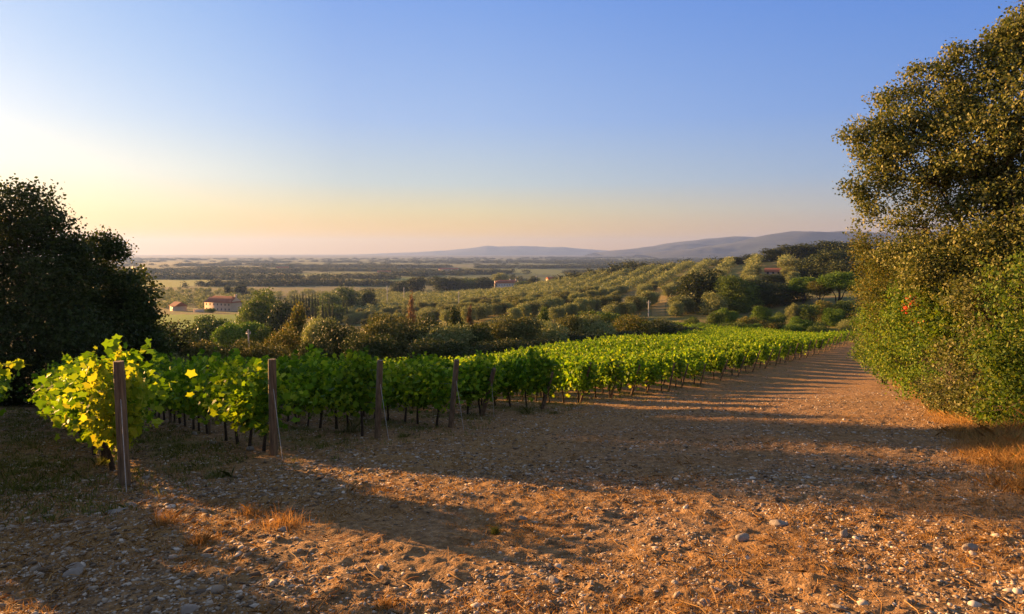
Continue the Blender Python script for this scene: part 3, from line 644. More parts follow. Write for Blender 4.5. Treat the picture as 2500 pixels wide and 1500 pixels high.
# far pale tower house
# ------------------------------------------------------------------ utility poles
poles = [(606,805,842,105,'concrete utility pole in front of the umbrella pine'),(945,698,722,420,'utility pole left of a pair near the dead conifer'),(986,702,721,430,'utility pole right of a pair near the dead conifer'),
 (1120,712,748,290,'utility pole on the slope left of the centre pole'),(1239,722,757,270,'utility pole with insulators in the middle of the olive slope'),(1366,757,784,200,'utility pole beside the pale track above the hedge'),
 (1316,715,735,420,'short far pole in the middle of the olive rows'),(1584,734,774,170,'pale concrete pole left of the orange strip'),(1651,724,752,190,'pale concrete pole right of the orange strip'),(1309,674,692,640,'pale post above the narrow dark tree')]
pole_tops = {}
for x, y0, y1, Y, lab in poles:
    T_ = at(x, y0, Y); z0 = h1(T_[0], Y)-.2; hh = T_[2]-z0; e = link('utility_pole', None); e.location = (T_[0], Y, z0); e.rotation_euler = (0, 0, random.uniform(-.6, .6)); tag(e, lab, 'utility pole', 'utility poles across the slope')
    wd = max(.15, .00062*Y); b = MB(); b.tube([[0,0,0],[0,0,hh*.5],[0,0,hh]], [wd*1.1, wd*.95, wd*.8], 8); link('shaft', b.mesh('shaft', True), M['concrete'], e)
    b = MB(); b.box(-.5, .5, -.05, .05, hh-.72, hh-.62); link('crossarm', b.mesh('crossarm'), M['concrete'], e)
    for q in (-.42, 0, .42):
        b = MB(); b.tube([[q,0,hh-.6],[q,0,hh-.45],[q,0,hh-.3]], [.03,.06,.02], 6); link('insulator', b.mesh('insulator'), M['plaster_white'], e)
    pole_tops[x] = np.array([T_[0], Y, z0+hh-.5])
def cable(a, b, sag, label):
    ts = np.linspace(0, 1, 15); pts = np.array([a+(b-a)*t-np.array([0,0,4*sag*t*(1-t)]) for t in ts]); m_ = MB(); m_.tube(pts, [.02]*15, 4); tag(link('cable', m_.mesh('cable'), M['metal']), label, 'cable')
cable(pole_tops[1120], pole_tops[1239], 1.5, 'thin overhead cable between the two poles in the middle of the slope')
# pale track across the slope
def track(pts, wd):
    P_ = [G(*q) for q in pts]; b = MB(); vs = []
    pp = []
    for i in range(len(P_)-1):
        for t in np.linspace(0, 1, 40, endpoint=False): pp.append(P_[i]+(P_[i+1]-P_[i])*t)
    pp = np.array(pp)
    d = np.gradient(pp[:,:2], axis=0); d /= np.linalg.norm(d, axis=1)[:,None]; nrm = np.stack([-d[:,1], d[:,0]], 1)
    for i in range(len(pp)):
        for s in (-1, 1):
            q = pp[i,:2]+nrm[i]*s*wd/2; vs.append([q[0], q[1], h1(q[0], q[1])+.35])
    f = [[2*i, 2*i+2, 2*i+3, 2*i+1] for i in range(len(pp)-1)]; b.add(vs, f); return b
M['track'] = solid('pale_track', (.34,.32,.27), (.46,.43,.36), .5, .9)
tag(link('track', track([(880,736),(930,738),(1015,742)], 2.4).mesh('track', True), M['track']), 'pale dirt road crossing the slope on the left', 'road', kind='structure')
tag(link('track', track([(1170,764),(1240,766),(1320,765)], 1.6).mesh('track', True), M['track']), 'pale dirt road above the middle of the hedge', 'road', kind='structure')

# ------------------------------------------------------------------ vines
def vine_mesh(seed, hi, tall=0):
    r = np.random.default_rng(seed); b = MB(); nlv = 860 if hi else 230
    # cascades of leaves: a leafy curtain hung on wires, thicker above
    ncol_ = 9; xs = r.uniform(-.52, .52, ncol_); pts = []
    for i in range(nlv):
        k_ = r.integers(ncol_); t = r.random()**.8; z = .60+.11*r.normal()+t*.95
        wth = .12+.17*math.sin(min(1, t*1.1)*2.6)
        pts.append((xs[k_]+r.normal()*.10, r.normal()*wth, z))
    for s in range(7 if hi else 4):             # shoots rising over the top wire
        x0, y0 = r.uniform(-.5, .5), r.normal()*.12; hh = r.uniform(.15, .5)+tall; lx, ly = r.normal()*.15, r.normal()*.15
        for q in range(14 if hi else 6): t = q/13 if hi else q/5; pts.append((x0+lx*t+r.normal()*.035, y0+ly*t+r.normal()*.035, 1.40+hh*t))
    add_leaves(b, np.array(pts), .112 if hi else .18, r, VLEAF if hi else LEAF4)
    tb = MB(); w1 = r.normal(0, .05, 2)
    P_ = [[0,0,-.1],[w1[0],w1[1]*.5,.2],[w1[0]*1.6+.02,w1[1],.45],[.02,0,.72]]
    tb.tube(P_, [.038,.030,.026,.024], 6); tb.tube([[.02,0,.70],[.25,.02,.80],[.5,0,.82]], [.02,.016,.01], 5); tb.tube([[.02,0,.70],[-.25,.02,.78],[-.5,0,.82]], [.018,.014,.01], 5)
    return b, tb
VH = []
for q in range(8):
    b, tb = vine_mesh(100+q, True, .12 if q % 3 == 0 else 0); cm = b.mesh('vine_foliage'); cm.materials.append(M['vine']); tm = tb.mesh('vine_trunk', True); tm.materials.append(M['vinewood']); VH.append((cm, tm))
VL = []
for q in range(5):
    b, tb = vine_mesh(200+q, False); VL.append((np.concatenate(b.v), np.concatenate(tb.v), [np.concatenate(x) for x in tb.f.values()]))
vines = []
ROT = math.atan2(RD[1], RD[0])
for ri, (s, t0, _) in enumerate(rows):
    Ln = row_len(s)
    for q, t in enumerate(np.arange(.75, Ln, .92)):
        if random.random() < .03 and q > 2: continue
        p = rp(s, t0+t)+rng.normal(0, .03, 2)
        vines.append([p[0], p[1], ri, q, 0])
va = np.array(vines); vz = H(va[:,0], va[:,1]); d_ = np.hypot(va[:,0], va[:,1])
# show-size: vines on the side of the track stay visible, those deep in the block do not
score = d_*np.where(va[:,3] < 4, .55, 1.0)*np.where(va[:,2] < 4, .8, 1)
rank = np.argsort(score); print('vines', len(va))
rest_leaf = MB(); isind = np.zeros(len(va), bool); isind[rank[:300]] = True
for i in range(len(va)):
    x, y, ri, q, _ = va[i]; ri = int(ri); q = int(q); z = float(vz[i])
    flip = math.pi if random.random() < .5 else 0; sz = random.uniform(.90, 1.04)
    if isind[i]:
        e = link('grapevine', None); e.location = (x, y, z); e.rotation_euler = (0, 0, ROT+flip+random.uniform(-.1, .1)); e.scale = (1, random.uniform(.9, 1.25), sz*random.uniform(.93, 1.1)*(1.1 if ri == 0 else 1))
        rw = ordw(ri)
        if q < 9: lab = 'leafy grapevine, %s plant from the track in the %s row counting from the left' % (ORD[q], rw)
        else: lab = 'leafy grapevine, %s plant from the track, deep in the %s row from the left' % (ordw(q), rw)
        if ri >= 16: lab = 'small grapevine, %s plant from the track in the %s row counting from the left' % (ordw(q), ordw(ri))
        tag(e, lab, 'grapevine', 'grapevines in the nearer rows'); c_, t_ = VH[random.randrange(8)]
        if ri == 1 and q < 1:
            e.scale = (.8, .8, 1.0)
            if 'PALE' not in globals(): PALE = c_.copy(); PALE.materials.clear(); PALE.materials.append(M['vine_sunlit'])
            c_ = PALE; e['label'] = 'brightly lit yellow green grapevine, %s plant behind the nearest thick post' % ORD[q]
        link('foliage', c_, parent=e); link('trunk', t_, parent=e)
    else:
        v, tv, tf = VL[random.randrange(5)]; a_ = ROT+flip; ca, sa = math.cos(a_), math.sin(a_)
        def tr(v_): return np.stack([v_[:,0]*ca-v_[:,1]*sa+x, v_[:,0]*sa+v_[:,1]*ca+y, v_[:,2]*sz+z], 1)
        rest_leaf.add(tr(v), np.arange(len(v)).reshape(-1, 4))
tag(link('vineyard_rows', rest_leaf.mesh('vineyard_rows'), M['vine']), 'sunlit bright green vines filling the rest of the vineyard', 'vines', kind='stuff')
v0 = [o for o in col.objects if o.name.startswith('grapevine') and not o.name.startswith('grapevines')]
v0 = min(v0, key=lambda o: (o.location-Vector((-8, 8, -3))).length)
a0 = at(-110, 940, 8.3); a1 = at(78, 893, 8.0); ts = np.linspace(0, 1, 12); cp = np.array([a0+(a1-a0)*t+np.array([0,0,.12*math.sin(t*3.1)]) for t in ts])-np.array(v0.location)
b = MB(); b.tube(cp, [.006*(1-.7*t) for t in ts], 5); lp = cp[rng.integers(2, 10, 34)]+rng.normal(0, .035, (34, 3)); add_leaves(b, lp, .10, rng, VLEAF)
Ri = Matrix.Rotation(-v0.rotation_euler[2], 4, 'Z'); me_ = b.mesh('cane'); me_.transform(Matrix.Diagonal((1, 1/v0.scale[1], 1/v0.scale[2], 1))@Ri); o = link('cane', me_, M['vine_sunlit'], v0); o['label'] = 'long yellow lit cane reaching into view'
# posts at the row ends
def post(base, h_, rad_, lean, label, wire=True):
    e = link('vineyard_post', None); e.location = base; tag(e, label, 'post', 'wooden end posts of the vineyard')
    e.rotation_euler = (0, 0, ROT)
    r = np.random.default_rng(int(abs(base[0])*100)); b = MB(); zs = np.linspace(-.3, h_, 9)
    pts = [[-lean*z, 0, z] for z in zs]; rs = [rad_*(1.03-.05*i/8+r.normal()*.012) for i in range(9)]; rs[-1] *= .93
    b.tube(pts, rs, 14); link('shaft', b.mesh('shaft', True), M['post'], e)
    if wire:
        b = MB(); b.tube([[-lean*h_*.75-.02, 0, h_*.75], [-.75, .06, .0]], [.006, .006], 5); link('anchor_wire', b.mesh('anchor_wire'), M['metal'], e)
    return e
ph = [1.72, 1.78, 1.78, 1.8]
for ri, (s, t0, _) in enumerate(rows):
    p = rp(s, t0); z = h1(*p)
    lean = [0, 0, .05, .12, .18][ri] if ri < 5 else random.uniform(.2, .42)
    if ri == 0: lab = 'hidden end post of the row leaving the left edge'
    elif ri == 1: lab = 'thick upright weathered post nearest the camera, at the yellow lit vine'
    elif ri == 2: lab = 'weathered post second from the left with wires on its left side'
    elif ri == 3: lab = 'slightly leaning weathered post third from the left'
    elif ri == 4: lab = 'leaning weathered post fourth from the left'
    elif ri < 14: lab = 'leaning grey post ending the %s vine row from the left' % ORD[ri]
    else: lab = 'thin leaning post ending the %s vine row from the left, in the far cluster' % ordw(ri)
    if ri > 4: p = rp(s, t0+(.75 if ri < 11 else .3)); z = h1(*p)
    post((p[0], p[1], z), 1.8 if ri < 5 else random.uniform(1.35, 1.65), .074 if ri < 3 else .068 if ri < 6 else .045, lean, lab, ri < 6)
    # wires and thin inner posts of the nearer rows
    if ri < 9:
        Ln = row_len(s); b = MB()
        for hw_ in (.8, 1.15, 1.55):
            ts = np.arange(0, Ln, 2.5); pts = [[*rp(s, t0+t), h1(*rp(s, t0+t))+hw_] for t in ts]; b.tube(pts, [.0022]*len(ts), 4)
        tag(link('trellis_wires', b.mesh('trellis_wires'), M['metal']), 'thin wires strung along the %s vine row from the left' % ORD[ri], 'wires', 'trellis wires')
        for q, t in enumerate((5.2, 10.8, 16.4)):
            pp = rp(s, t0+t); b = MB(); b.tube([[0,0,-.2],[0,0,.9],[0,0,1.75]], [.03,.03,.028], 8); o = link('stake', b.mesh('stake', True), M['post']); o.location = (*pp, h1(*pp)); tag(o, 'thin inner stake, %s along the %s vine row from the left' % (ORD[q], ORD[ri]), 'stake', 'inner stakes of the vine rows')

# ------------------------------------------------------------------ big trees framing the view
def big_tree(name, cat, label, trunk_xy, lobes_px, mat, ncl, per, leaf, spread, tr=.22, ntips=8, seed=1, extra=None, inner=.25):
    r = np.random.default_rng(seed); bx, by = trunk_xy; bz = h1(bx, by)
    e = link(name, None); e.location = (bx, by, bz); tag(e, label, cat)
    L_ = []
    for (x, y, rp_, Y) in lobes_px:
        c = at(x, y, Y); q = rp_/F*Y; L_.append((c[0]-bx, c[1]-by, c[2]-bz, q, q*1.1, q*.95))
        # smaller lobes on its skin give the uneven outline
        for k_ in range(7):
            d = r.normal(size=3); d /= np.linalg.norm(d); s = q*r.uniform(.28, .5); L_.append((c[0]-bx+d[0]*q*.8, c[1]-by+d[1]*q*.8, c[2]-bz+d[2]*q*.75, s, s, s*.8))
    p, cc = lobe_points(L_, ncl, per, spread, r, inner, .55)
    fr_ = 1.15 if leaf < .1 else .6; cv = fbm(cc[:,0]*fr_+cc[:,1]*.4, cc[:,2]*fr_*1.5+cc[:,1]*.5, seed+300, 3)+.6*fbm(cc[:,0]*fr_*3, cc[:,2]*fr_*3+cc[:,1], seed+310, 2)
    kc = cv > (-.13 if leaf < .1 else -.22); p = p[np.repeat(kc, per)]; cc = cc[kc]
    ok = p[:,2] > H0(p[:,0]+bx, p[:,1]+by)-bz+.03; p = p[ok]
    b = MB(); add_leaves(b, p, leaf, r); link('crown', b.mesh('crown'), M[mat], e)
    big_ = sorted([L_[i*8] for i in range(len(lobes_px))], key=lambda q: -q[3])[:ntips]
    tips = [tuple(np.array(q[:3])*[.85,.85,.92]) for q in big_ if q[2] > .5] or [L_[0][:3]]
    tm = limb_mesh((0,0,-.2), tips, tr, r, 8)
    # twigs that reach the outer clumps
    for q in r.choice(len(cc), min(260, len(cc)), replace=False):
        t0 = np.array(tips[int(np.argmin([np.linalg.norm(np.array(t_)-cc[q]) for t_ in tips]))]); m_ = (t0+cc[q])/2+r.normal(0, .1, 3); tm.tube([t0, m_, cc[q]], [.016, .010, .004], 4, False)
    link('trunk', tm.mesh('trunk', True), M['bark'], e)
    if extra:
        for (nm, mt, lob, n_) in extra:
            LL = []
            for (x, y, rp_, Y) in lob: c = at(x, y, Y); q = rp_/F*Y; LL.append((c[0]-bx, c[1]-by, c[2]-bz, q, q, q))
            p, _ = lobe_points(LL, n_, 5, spread*.7, r, .6); b = MB(); add_leaves(b, p, leaf, r); o = link(nm, b.mesh(nm), M[mt], e); o['label'] = 'patch of red autumn leaves'
    return e
def xy(x, Y): return ((x-1250)/F*Y, Y)
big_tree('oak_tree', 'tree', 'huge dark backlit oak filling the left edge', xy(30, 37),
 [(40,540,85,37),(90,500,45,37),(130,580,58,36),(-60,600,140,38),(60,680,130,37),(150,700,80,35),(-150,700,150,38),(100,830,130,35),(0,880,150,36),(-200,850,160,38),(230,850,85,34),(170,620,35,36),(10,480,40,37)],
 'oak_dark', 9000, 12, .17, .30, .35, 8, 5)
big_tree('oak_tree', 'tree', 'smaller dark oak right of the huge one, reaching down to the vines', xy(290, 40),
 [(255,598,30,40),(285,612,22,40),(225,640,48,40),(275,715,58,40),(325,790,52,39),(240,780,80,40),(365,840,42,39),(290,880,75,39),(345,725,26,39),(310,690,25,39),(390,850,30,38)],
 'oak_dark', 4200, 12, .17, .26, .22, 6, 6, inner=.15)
# added oaks shaped to throw shadows over the track
for i, (x, y, w_, h_) in enumerate([(-32.0,34.4,8.4,14),(-33,52,10,11.5),(-42,46,10,12),(-36,64,10,8),(-52,56,12,10),(-44,70,10,9)]):
    tree('broad', 'dark', 'hi', (x, y, h1(x, y)-.1), w_, h_, '%s of the six dark oaks added by the huge left oak for shadows' % ORD[i], 'added shadow oaks at the left')

big_tree('holm_oak', 'tree', 'tall grey green holm oak towering over the right edge', xy(2440, 17),
 [(2500,75,55,16.5),(2460,105,50,16.5),(2560,60,80,16),(2450,150,60,16.5),(2390,200,70,17),(2310,175,32,17),(2300,270,65,17),(2235,245,34,17.5),(2200,300,55,17.5),(2160,250,34,18),(2130,340,52,18),(2088,325,32,18),(2140,410,45,18),(2240,190,30,17.5),(2330,140,28,17),(2065,345,12,18),(2190,370,50,17.5),(2150,420,24,18),
  (2075,455,18,18),(2110,480,20,18),(2145,490,48,18),(2190,450,34,18),(2120,550,38,18.5),(2170,560,50,18.5),(2260,400,80,17.5),(2360,360,110,17),(2460,260,100,16),(2480,380,120,16),(2240,520,70,18),(2330,500,100,17.5),(2450,520,120,16.5),(2600,250,150,16),(2600,550,170,16),(2280,610,75,17.5),(2380,650,100,17),(2210,620,45,18.5),(2150,600,30,19),(2480,680,110,16),(2250,690,50,18)],
 'holm', 13000, 14, .074, .12, .22, 14, 11, inner=.3)
big_tree('shrub', 'shrub', 'amber browning shrub just left of the holm oak, against the sky', xy(2260, 26),
 [(2150,620,60,26),(2200,620,70,25),(2110,600,30,26),(2180,710,80,25),(2130,690,45,26),(2250,660,70,24),(2200,790,80,25)],
 'amber', 3800, 10, .07, .11, .08, 5, 12)
big_tree('shrub', 'shrub', 'green shrub with two red leafed sprays low by the track', xy(2290, 23),
 [(2180,800,70,25),(2240,800,80,23),(2200,860,70,24),(2150,830,45,26),(2290,880,80,21),(2240,720,60,23),(2200,905,50,24),(2270,945,55,21.5),(2160,880,45,26),(2235,930,45,22.5),(2310,955,50,20)],
 'shrub', 4200, 10, .075, .12, .06, 5, 13, [('red_leaves','red',[(2228,738,13,22.0),(2245,785,9,21.8),(2215,755,8,22.0)],60)])
big_tree('maple', 'tree', 'bright green maple in front of the holm oak trunk', xy(2330, 19),
 [(2320,660,75,18),(2370,720,85,17.5),(2300,750,70,18),(2400,620,60,17),(2350,800,80,17.5)],
 'shrub', 2600, 10, .085, .11, .09, 5, 14)
big_tree('shrub', 'shrub', 'dense olive green shrub in the middle of the right hedge', xy(2400, 16),
 [(2380,850,90,16.5),(2440,760,100,15.5),(2340,920,70,17),(2420,920,90,15.5),(2470,860,90,15),(2380,985,60,16),(2330,985,50,17),(2430,1010,60,15),(2290,965,45,18)],
 'holm', 3600, 11, .072, .11, .06, 5, 15)
big_tree('shrub', 'shrub', 'nearest dense shrub cut by the right edge of the view', xy(2560, 13.5),
 [(2520,850,130,13.5),(2560,700,130,13.5),(2540,960,90,13),(2480,990,75,13.8),(2620,900,150,13),(2440,1030,50,14),(2500,1060,55,13.2),(2560,1080,60,12.6)],
 'shrub', 3900, 11, .068, .10, .06, 5, 16)
big_tree('shrub', 'shrub', 'low bush at the far end of the right hedge where the track narrows', xy(2170, 36),
 [(2140,800,55,38),(2180,820,60,36),(2120,840,35,40),(2200,860,60,32),(2160,760,50,38),(2240,800,90,34),(2165,890,40,33),(2120,865,30,37)],
 'shrub', 2000, 10, .10, .16, .08, 4, 17)
big_tree('shrub', 'shrub', 'yellowish bush behind the amber shrub at the far end of the track', xy(2160, 55),
 [(2130,720,50,55),(2170,700,60,52),(2140,790,50,55),(2200,760,80,52)],
 'amber', 1500, 10, .12, .2, .1, 4, 18)

# ------------------------------------------------------------------ stones, grass
def tri_ico():
    t = (1+5**.5)/2; v = np.array([[-1,t,0],[1,t,0],[-1,-t,0],[1,-t,0],[0,-1,t],[0,1,t],[0,-1,-t],[0,1,-t],[t,0,-1],[t,0,1],[-t,0,-1],[-t,0,1]], float); v /= np.linalg.norm(v[0])
    f = np.array([[0,11,5],[0,5,1],[0,1,7],[0,7,10],[0,10,11],[1,5,9],[5,11,4],[11,10,2],[10,7,6],[7,1,8],[3,9,4],[3,4,2],[3,2,6],[3,6,8],[3,8,9],[4,9,5],[2,4,11],[6,2,10],[8,6,7],[9,8,1]]); return v, f
IV, IF = tri_ico()
def stones(n, x, y, size, r, flat=.5):
    z = H(x, y); v = IV[None]*(1+r.normal(0, .24, (n, 12, 1))); v = v*np.stack([r.uniform(.7,1.4,n), r.uniform(.6,1.1,n), r.uniform(.3,.7,n)*flat*1.6], 1)[:,None,:]
    a = r.uniform(0, 6.28, n); tl = r.normal(0, .25, n); ca, sa = np.cos(a), np.sin(a)
    v = np.stack([v[...,0], v[...,1]*np.cos(tl)[:,None]-v[...,2]*np.sin(tl)[:,None], v[...,1]*np.sin(tl)[:,None]+v[...,2]*np.cos(tl)[:,None]], -1)
    v = np.stack([v[...,0]*ca[:,None]-v[...,1]*sa[:,None], v[...,0]*sa[:,None]+v[...,1]*ca[:,None], v[...,2]], -1)*size[:,None,None]
    v += np.stack([x, y, z+size*.12], 1)[:,None,:]
    return v, (IF[None]+np.arange(n)[:,None,None]*12).reshape(-1, 3)
M['gravel'] = leafmat('gravel_stone', [(.08,.058,.04),(.19,.14,.095),(.33,.28,.22),(.60,.55,.48)], 0, None, .85, .2)
mb = MB()
for n_, ya, yb, sa, sb in ((52000, 3.2, 10, .005, .02), (3200, 3.2, 14, .018, .042), (42000, 8, 30, .009, .034), (14000, 18, 70, .02, .05)):
    Yv = np.exp(rng.uniform(math.log(ya), math.log(yb), n_)); Xv = rng.uniform(-.95, .9, n_)*Yv
    kp = fbm(Xv*.9, Yv*.9, 61, 3)+rng.normal(0, .12, n_) > -.08; Xv, Yv = Xv[kp], Yv[kp]
    sz = sa+(sb-sa)*rng.random(len(Xv))**2.2; v, f = stones(len(Xv), Xv, Yv, sz, rng); mb.add(v, f)
for n_, lo, hi in ((16000, .008, .03), (1800, .03, .055)):
    Yv = np.exp(rng.uniform(math.log(4.5), math.log(26), n_)); Xv = rng.uniform(-.9, .4, n_)*Yv; S_ = Xv*RN[0]+Yv*RN[1]; td = Xv*RD[0]+Yv*RD[1]-np.interp(S_, e_s[np.argsort(e_s)], e_t[np.argsort(e_s)])
    kp = (np.exp(-((td+2.2)/1.6)**2) > rng.random(n_)) | ((Xv < -.35*Yv) & ((td < -1) | (S_ < s0-.4)) & (rng.random(n_) < .55)); Xv, Yv = Xv[kp], Yv[kp]; v, f = stones(len(Xv), Xv, Yv, lo+(hi-lo)*rng.random(len(Xv))**2, rng, .38); mb.add(v, f)
tag(link('gravel', mb.mesh('gravel'), M['gravel']), 'loose grey brown stones strewn over the track', 'gravel', kind='stuff')
def subd(v, f):
    v = list(map(tuple, v)); c = {}; nf_ = []
    def md(a, b):
        k_ = (min(a, b), max(a, b))
        if k_ not in c: p = (np.array(v[a])+np.array(v[b]))/2; v.append(tuple(p/np.linalg.norm(p))); c[k_] = len(v)-1
        return c[k_]
    for a, b_, d in f: x, y, z = md(a, b_), md(b_, d), md(d, a); nf_ += [[a,x,z],[b_,y,x],[d,z,y],[x,y,z]]
    return np.array(v), np.array(nf_)
SV, SF = subd(*subd(IV, IF))
big = [(285,1258,.17,'flat grey slab of rock in the shade below the nearest post'),(325,1238,.15,'rounded grey rock touching the slab below the nearest post'),(355,1172,.10,'pale rock just right of the nearest post'),(185,1395,.12,'flat pale stone in the lower left shade, upper of two'),(180,1410,.11,'flat pale stone in the lower left shade, lower of two'),
 (475,1066,.13,'grey boulder at the foot of the second vine row'),(520,1085,.13,'pale boulder between two vine trunks of the second row'),(610,1102,.13,'boulder at the foot of the last vine by the second post'),(1722,1475,.07,'round pale stone at the bottom edge, right of the middle'),(1815,1318,.10,'pale rounded stone in the sunlit track'),(2060,1305,.08,'pale stone in the sun below the shadow band'),
 (1900,1285,.12,'flat pale rock in the sun right of the middle'),(2370,1350,.09,'pale stone near the right edge of the sunlit track'),(1350,1410,.08,'pale stone in the sun at the bottom middle'),(1275,1262,.09,'brown clod of earth in the sun at the middle'),(1480,1080,.09,'white stone in the shaded verge'),(690,1300,.07,'pale round stone in the orange lit grass'),(460,1490,.1,'long pale stone at the bottom left edge'),(2050,1490,.07,'small stone at the bottom edge near the right')]
for i, (x, y, s, lab) in enumerate(big):
    p = G(x, y); r = np.random.default_rng(900+i); v = SV.copy()
    for _ in range(9):
        nq = r.normal(size=3); nq /= np.linalg.norm(nq); dq = np.clip(v@nq-r.uniform(.5, .8), 0, None); v = v-dq[:,None]*nq
    v = v*(1+fbm(SV[:,0]*2.7+i, SV[:,1]*2.7+SV[:,2], 90+i, 3)[:,None]*.25); v = v*np.array([1, .7, .33 if 'flat' in lab or 'slab' in lab else .55])*s*.8
    b = MB(); b.add(v, SF); o = link('stone', b.mesh('stone', False), M['stone']); o.location = (p[0], p[1], p[2]+s*.1); o.rotation_euler = (r.normal()*.12, r.normal()*.12, r.uniform(0, 3)); tag(o, lab, 'stone', 'larger stones on the track')
def blades(x, y, hgt, wid, lean, r):
    n = len(x); z = H(x, y)-.01; a = r.uniform(0, 6.28, n); dx, dy = np.cos(a), np.sin(a); la = r.uniform(0, 6.28, n); ll = hgt*np.abs(r.normal(0, lean, n))
    b = np.stack([x, y, z], 1); wv = np.stack([dx, dy, np.zeros(n)], 1)*wid[:,None]
    mid = b+np.stack([np.cos(la)*ll*.35, np.sin(la)*ll*.35, hgt*.6], 1); tip = b+np.stack([np.cos(la)*ll, np.sin(la)*ll, hgt], 1)
    v = np.stack([b-wv, b+wv, mid+wv*.7, tip, mid-wv*.7], 1); return v, np.arange(n*5).reshape(n, 5)
def tend_at(x, y): S_ = x*RN[0]+y*RN[1]; return x*RD[0]+y*RD[1]-np.interp(S_, e_s[order], e_t[order])
def scatter(n, ya, yb, r): Y_ = np.exp(r.uniform(math.log(ya), math.log(yb), n)); return r.uniform(-.95, .95, n)*Y_, Y_
mb = MB()
x, y = scatter(26000, 3.2, 45, rng); tt = tend_at(x, y)
mask = fbm(x*.8, y*.8, 71, 4)+.42*np.exp(-((tt+2.6)/2.2)**2)+rng.normal(0, .07, len(x)) > .04
x, y = x[mask], y[mask]; x = np.repeat(x, 9)+rng.normal(0, .05, len(x)*9); y = np.repeat(y, 9)+rng.normal(0, .05, len(y)*9)
hg = rng.uniform(.012, .06, len(x)); v, f = blades(x, y, hg, rng.uniform(.001, .0022, len(x))*(1+y/12), 1.5, rng); mb.add(v, f)
# long dry stuff under the right hedge
edge = np.array([G(*q)[:2] for q in [(2130,880),(2180,925),(2240,960),(2300,1000),(2360,1060),(2420,1120),(2500,1190),(2600,1260)]])
n_ = 52000; t = rng.uniform(0, len(edge)-1.001, n_); i0 = t.astype(int); fr = t-i0; p = edge[i0]*(1-fr)[:,None]+edge[i0+1]*fr[:,None]; off = np.abs(rng.normal(0, .75, n_))-.25; p[:,0] += off; p[:,1] += rng.normal(0, .4, n_)
kp = fbm(p[:,0]*1.1, p[:,1]*1.1, 93, 3)+rng.normal(0, .05, n_) > -.13; p = p[kp]; off = off[kp]; n_ = len(p)
v, f = blades(p[:,0], p[:,1], rng.uniform(.04, .16, n_)+np.clip(off, 0, 1.2)*.22*rng.random(n_), rng.uniform(.0018, .0035, n_), .9, rng); mb.add(v, f)
tag(link('dry_grass', mb.mesh('dry_grass'), M['straw']), 'short dry straw coloured grass on the track and verge', 'grass', kind='stuff')
mb = MB(); x, y = scatter(30000, 5, 60, rng); tt = tend_at(x, y); S_ = x*RN[0]+y*RN[1]; ms = 1-np.abs(((S_-s0)/SPC) % 1-.5)*2
mask = ((tt > 0) & (ms+rng.normal(0, .3, len(x))+fbm(x, y, 81, 3)*1.5 > .55)) | ((tt > -1.6) & (tt < .3) & (rng.random(len(x)) < .10)) | ((x < -.58*y) & ((rng.random(len(x)) < .3) & (fbm(x*.7, y*.7, 83, 3) > .08)))
x, y = x[mask], y[mask]; x = np.repeat(x, 8)+rng.normal(0, .06, len(x)*8); y = np.repeat(y, 8)+rng.normal(0, .06, len(y)*8)
v, f = blades(x, y, rng.uniform(.03, .12, len(x)), rng.uniform(.002, .004, len(x))*(1+y/14), .7, rng); mb.add(v, f)
n_ = 7000; t = rng.uniform(0, len(edge)-1.001, n_); i0 = t.astype(int); fr = t-i0; p = edge[i0]*(1-fr)[:,None]+edge[i0+1]*fr[:,None]; p[:,0] += np.abs(rng.normal(0, .6, n_))+.25; p[:,1] += rng.normal(0, .4, n_)
v, f = blades(p[:,0], p[:,1], rng.uniform(.05, .2, n_), rng.uniform(.0018, .0035, n_), .7, rng); mb.add(v, f)
tag(link('grass', mb.mesh('grass'), M['grass']), 'thin green grass in the aisles between the vine rows', 'grass', kind='stuff')
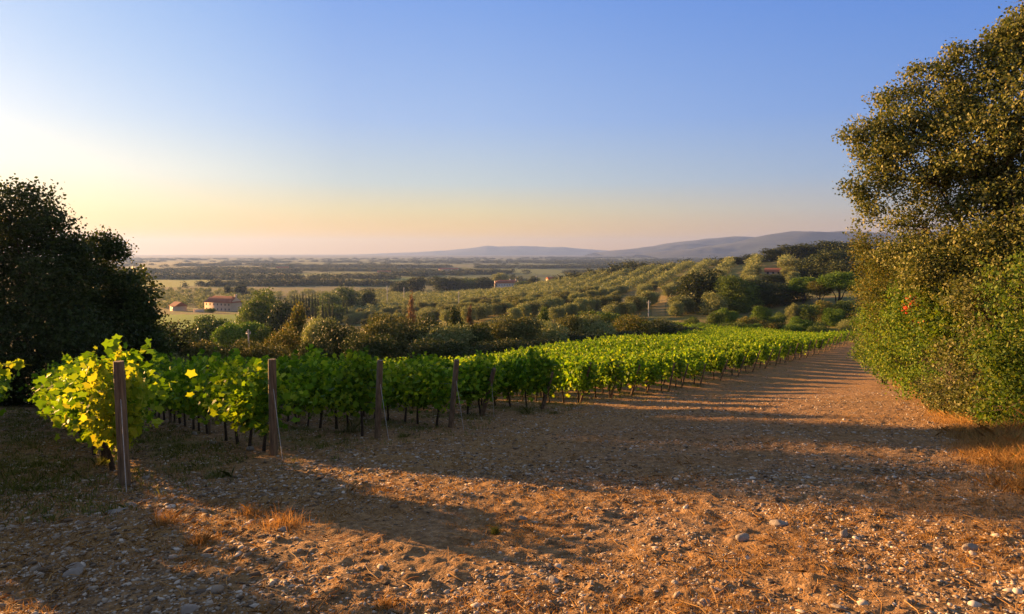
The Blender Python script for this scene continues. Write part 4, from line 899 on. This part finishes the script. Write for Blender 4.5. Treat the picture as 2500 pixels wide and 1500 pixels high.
tufts = [(535,1165,.32,.26,'grass','green weed tuft on the gravel between the first two posts'),(985,1068,.2,.18,'grass','small green tuft right of the third post'),(255,1140,.25,.22,'grass','green weed at the foot of the nearest post'),(1285,1012,.6,.5,'grass','leafy green sucker bush at the foot of the fifth post'),(860,1058,.5,.5,'grass','tall light green weed among vine trunks left of the third post'),
 (615,1262,.28,.2,'straw','orange lit tuft of dry grass left of a pair'),(695,1290,.4,.24,'straw','widest orange lit tuft of dry grass'),(490,1335,.24,.16,'straw','low yellow green tuft in the lower left sun patch'),(930,1205,.2,.12,'straw','dry tuft at the edge of the shadow in the middle'),(400,1290,.2,.25,'straw','dry stalks standing at the left end of the sun patch'),(1350,1010,.4,.2,'grass','low green weed right of the sucker bush'),(1700,945,.5,.3,'grass','green weeds under the vines at the bend of the track'),
 (940,1470,.16,.10,'straw','small golden tuft at the bottom, left of the middle'),(1210,1300,.05,.12,'grass','single green sprout in the sun at the middle')]
for i, (x, y, wd, hg_, mt, lab) in enumerate(tufts):
    p = G(x, y); r = np.random.default_rng(500+i); n_ = 260; xx = r.normal(0, wd*.3, n_); yy = r.normal(0, wd*.3, n_); v, f = blades(xx+p[0], yy+p[1], hg_*r.uniform(.2, .85, n_), r.uniform(.0012, .0028, n_), .8, r); v = v-np.array([p[0], p[1], p[2]]); b = MB(); b.add(v, f)
    o = link('weed' if mt == 'grass' else 'grass_tuft', b.mesh('tuft'), M[mt]); o.location = p; tag(o, lab, 'weed' if mt == 'grass' else 'grass tuft', 'weeds and tufts on the track')
# dry vine prunings and twigs
tw = MB(); x, y = scatter(700, 3.3, 14, rng); zz = H(x, y)
for i in range(len(x)):
    a_ = random.uniform(0, 6.28); l_ = random.uniform(.04, .16); d = np.array([math.cos(a_), math.sin(a_), 0])*l_; c0 = np.array([x[i], y[i], zz[i]+.015]); bn = np.array([-d[1], d[0], 0])*random.uniform(-.25, .25)+[0,0,random.uniform(0,.02)]
    q = [c0-d, c0+bn, c0+d]; tw.tube(q, [.004,.0035,.002], 4, False)
tag(link('twigs', tw.mesh('twigs'), M['straw']), 'dry twigs and prunings littering the track', 'twigs', kind='stuff')

# ------------------------------------------------------------------ haze
HZ = MB(); HZ.box(-14000, 14000, -300, 13000, -78, 240); hz = link('haze', HZ.mesh('haze')); tag(hz, 'thin evening haze lying over the plain', 'haze', kind='stuff')
m, N, L = newmat('haze'); pv = N.new('ShaderNodeVolumePrincipled'); pv.inputs['Color'].default_value = (.28,.45,1,1); pv.inputs['Density'].default_value = 8e-5; pv.inputs['Anisotropy'].default_value = .3
o = N.new('ShaderNodeOutputMaterial'); L.new(pv.outputs[0], o.inputs['Volume']); hz.data.materials.append(m)
print('built', len(bpy.data.objects))
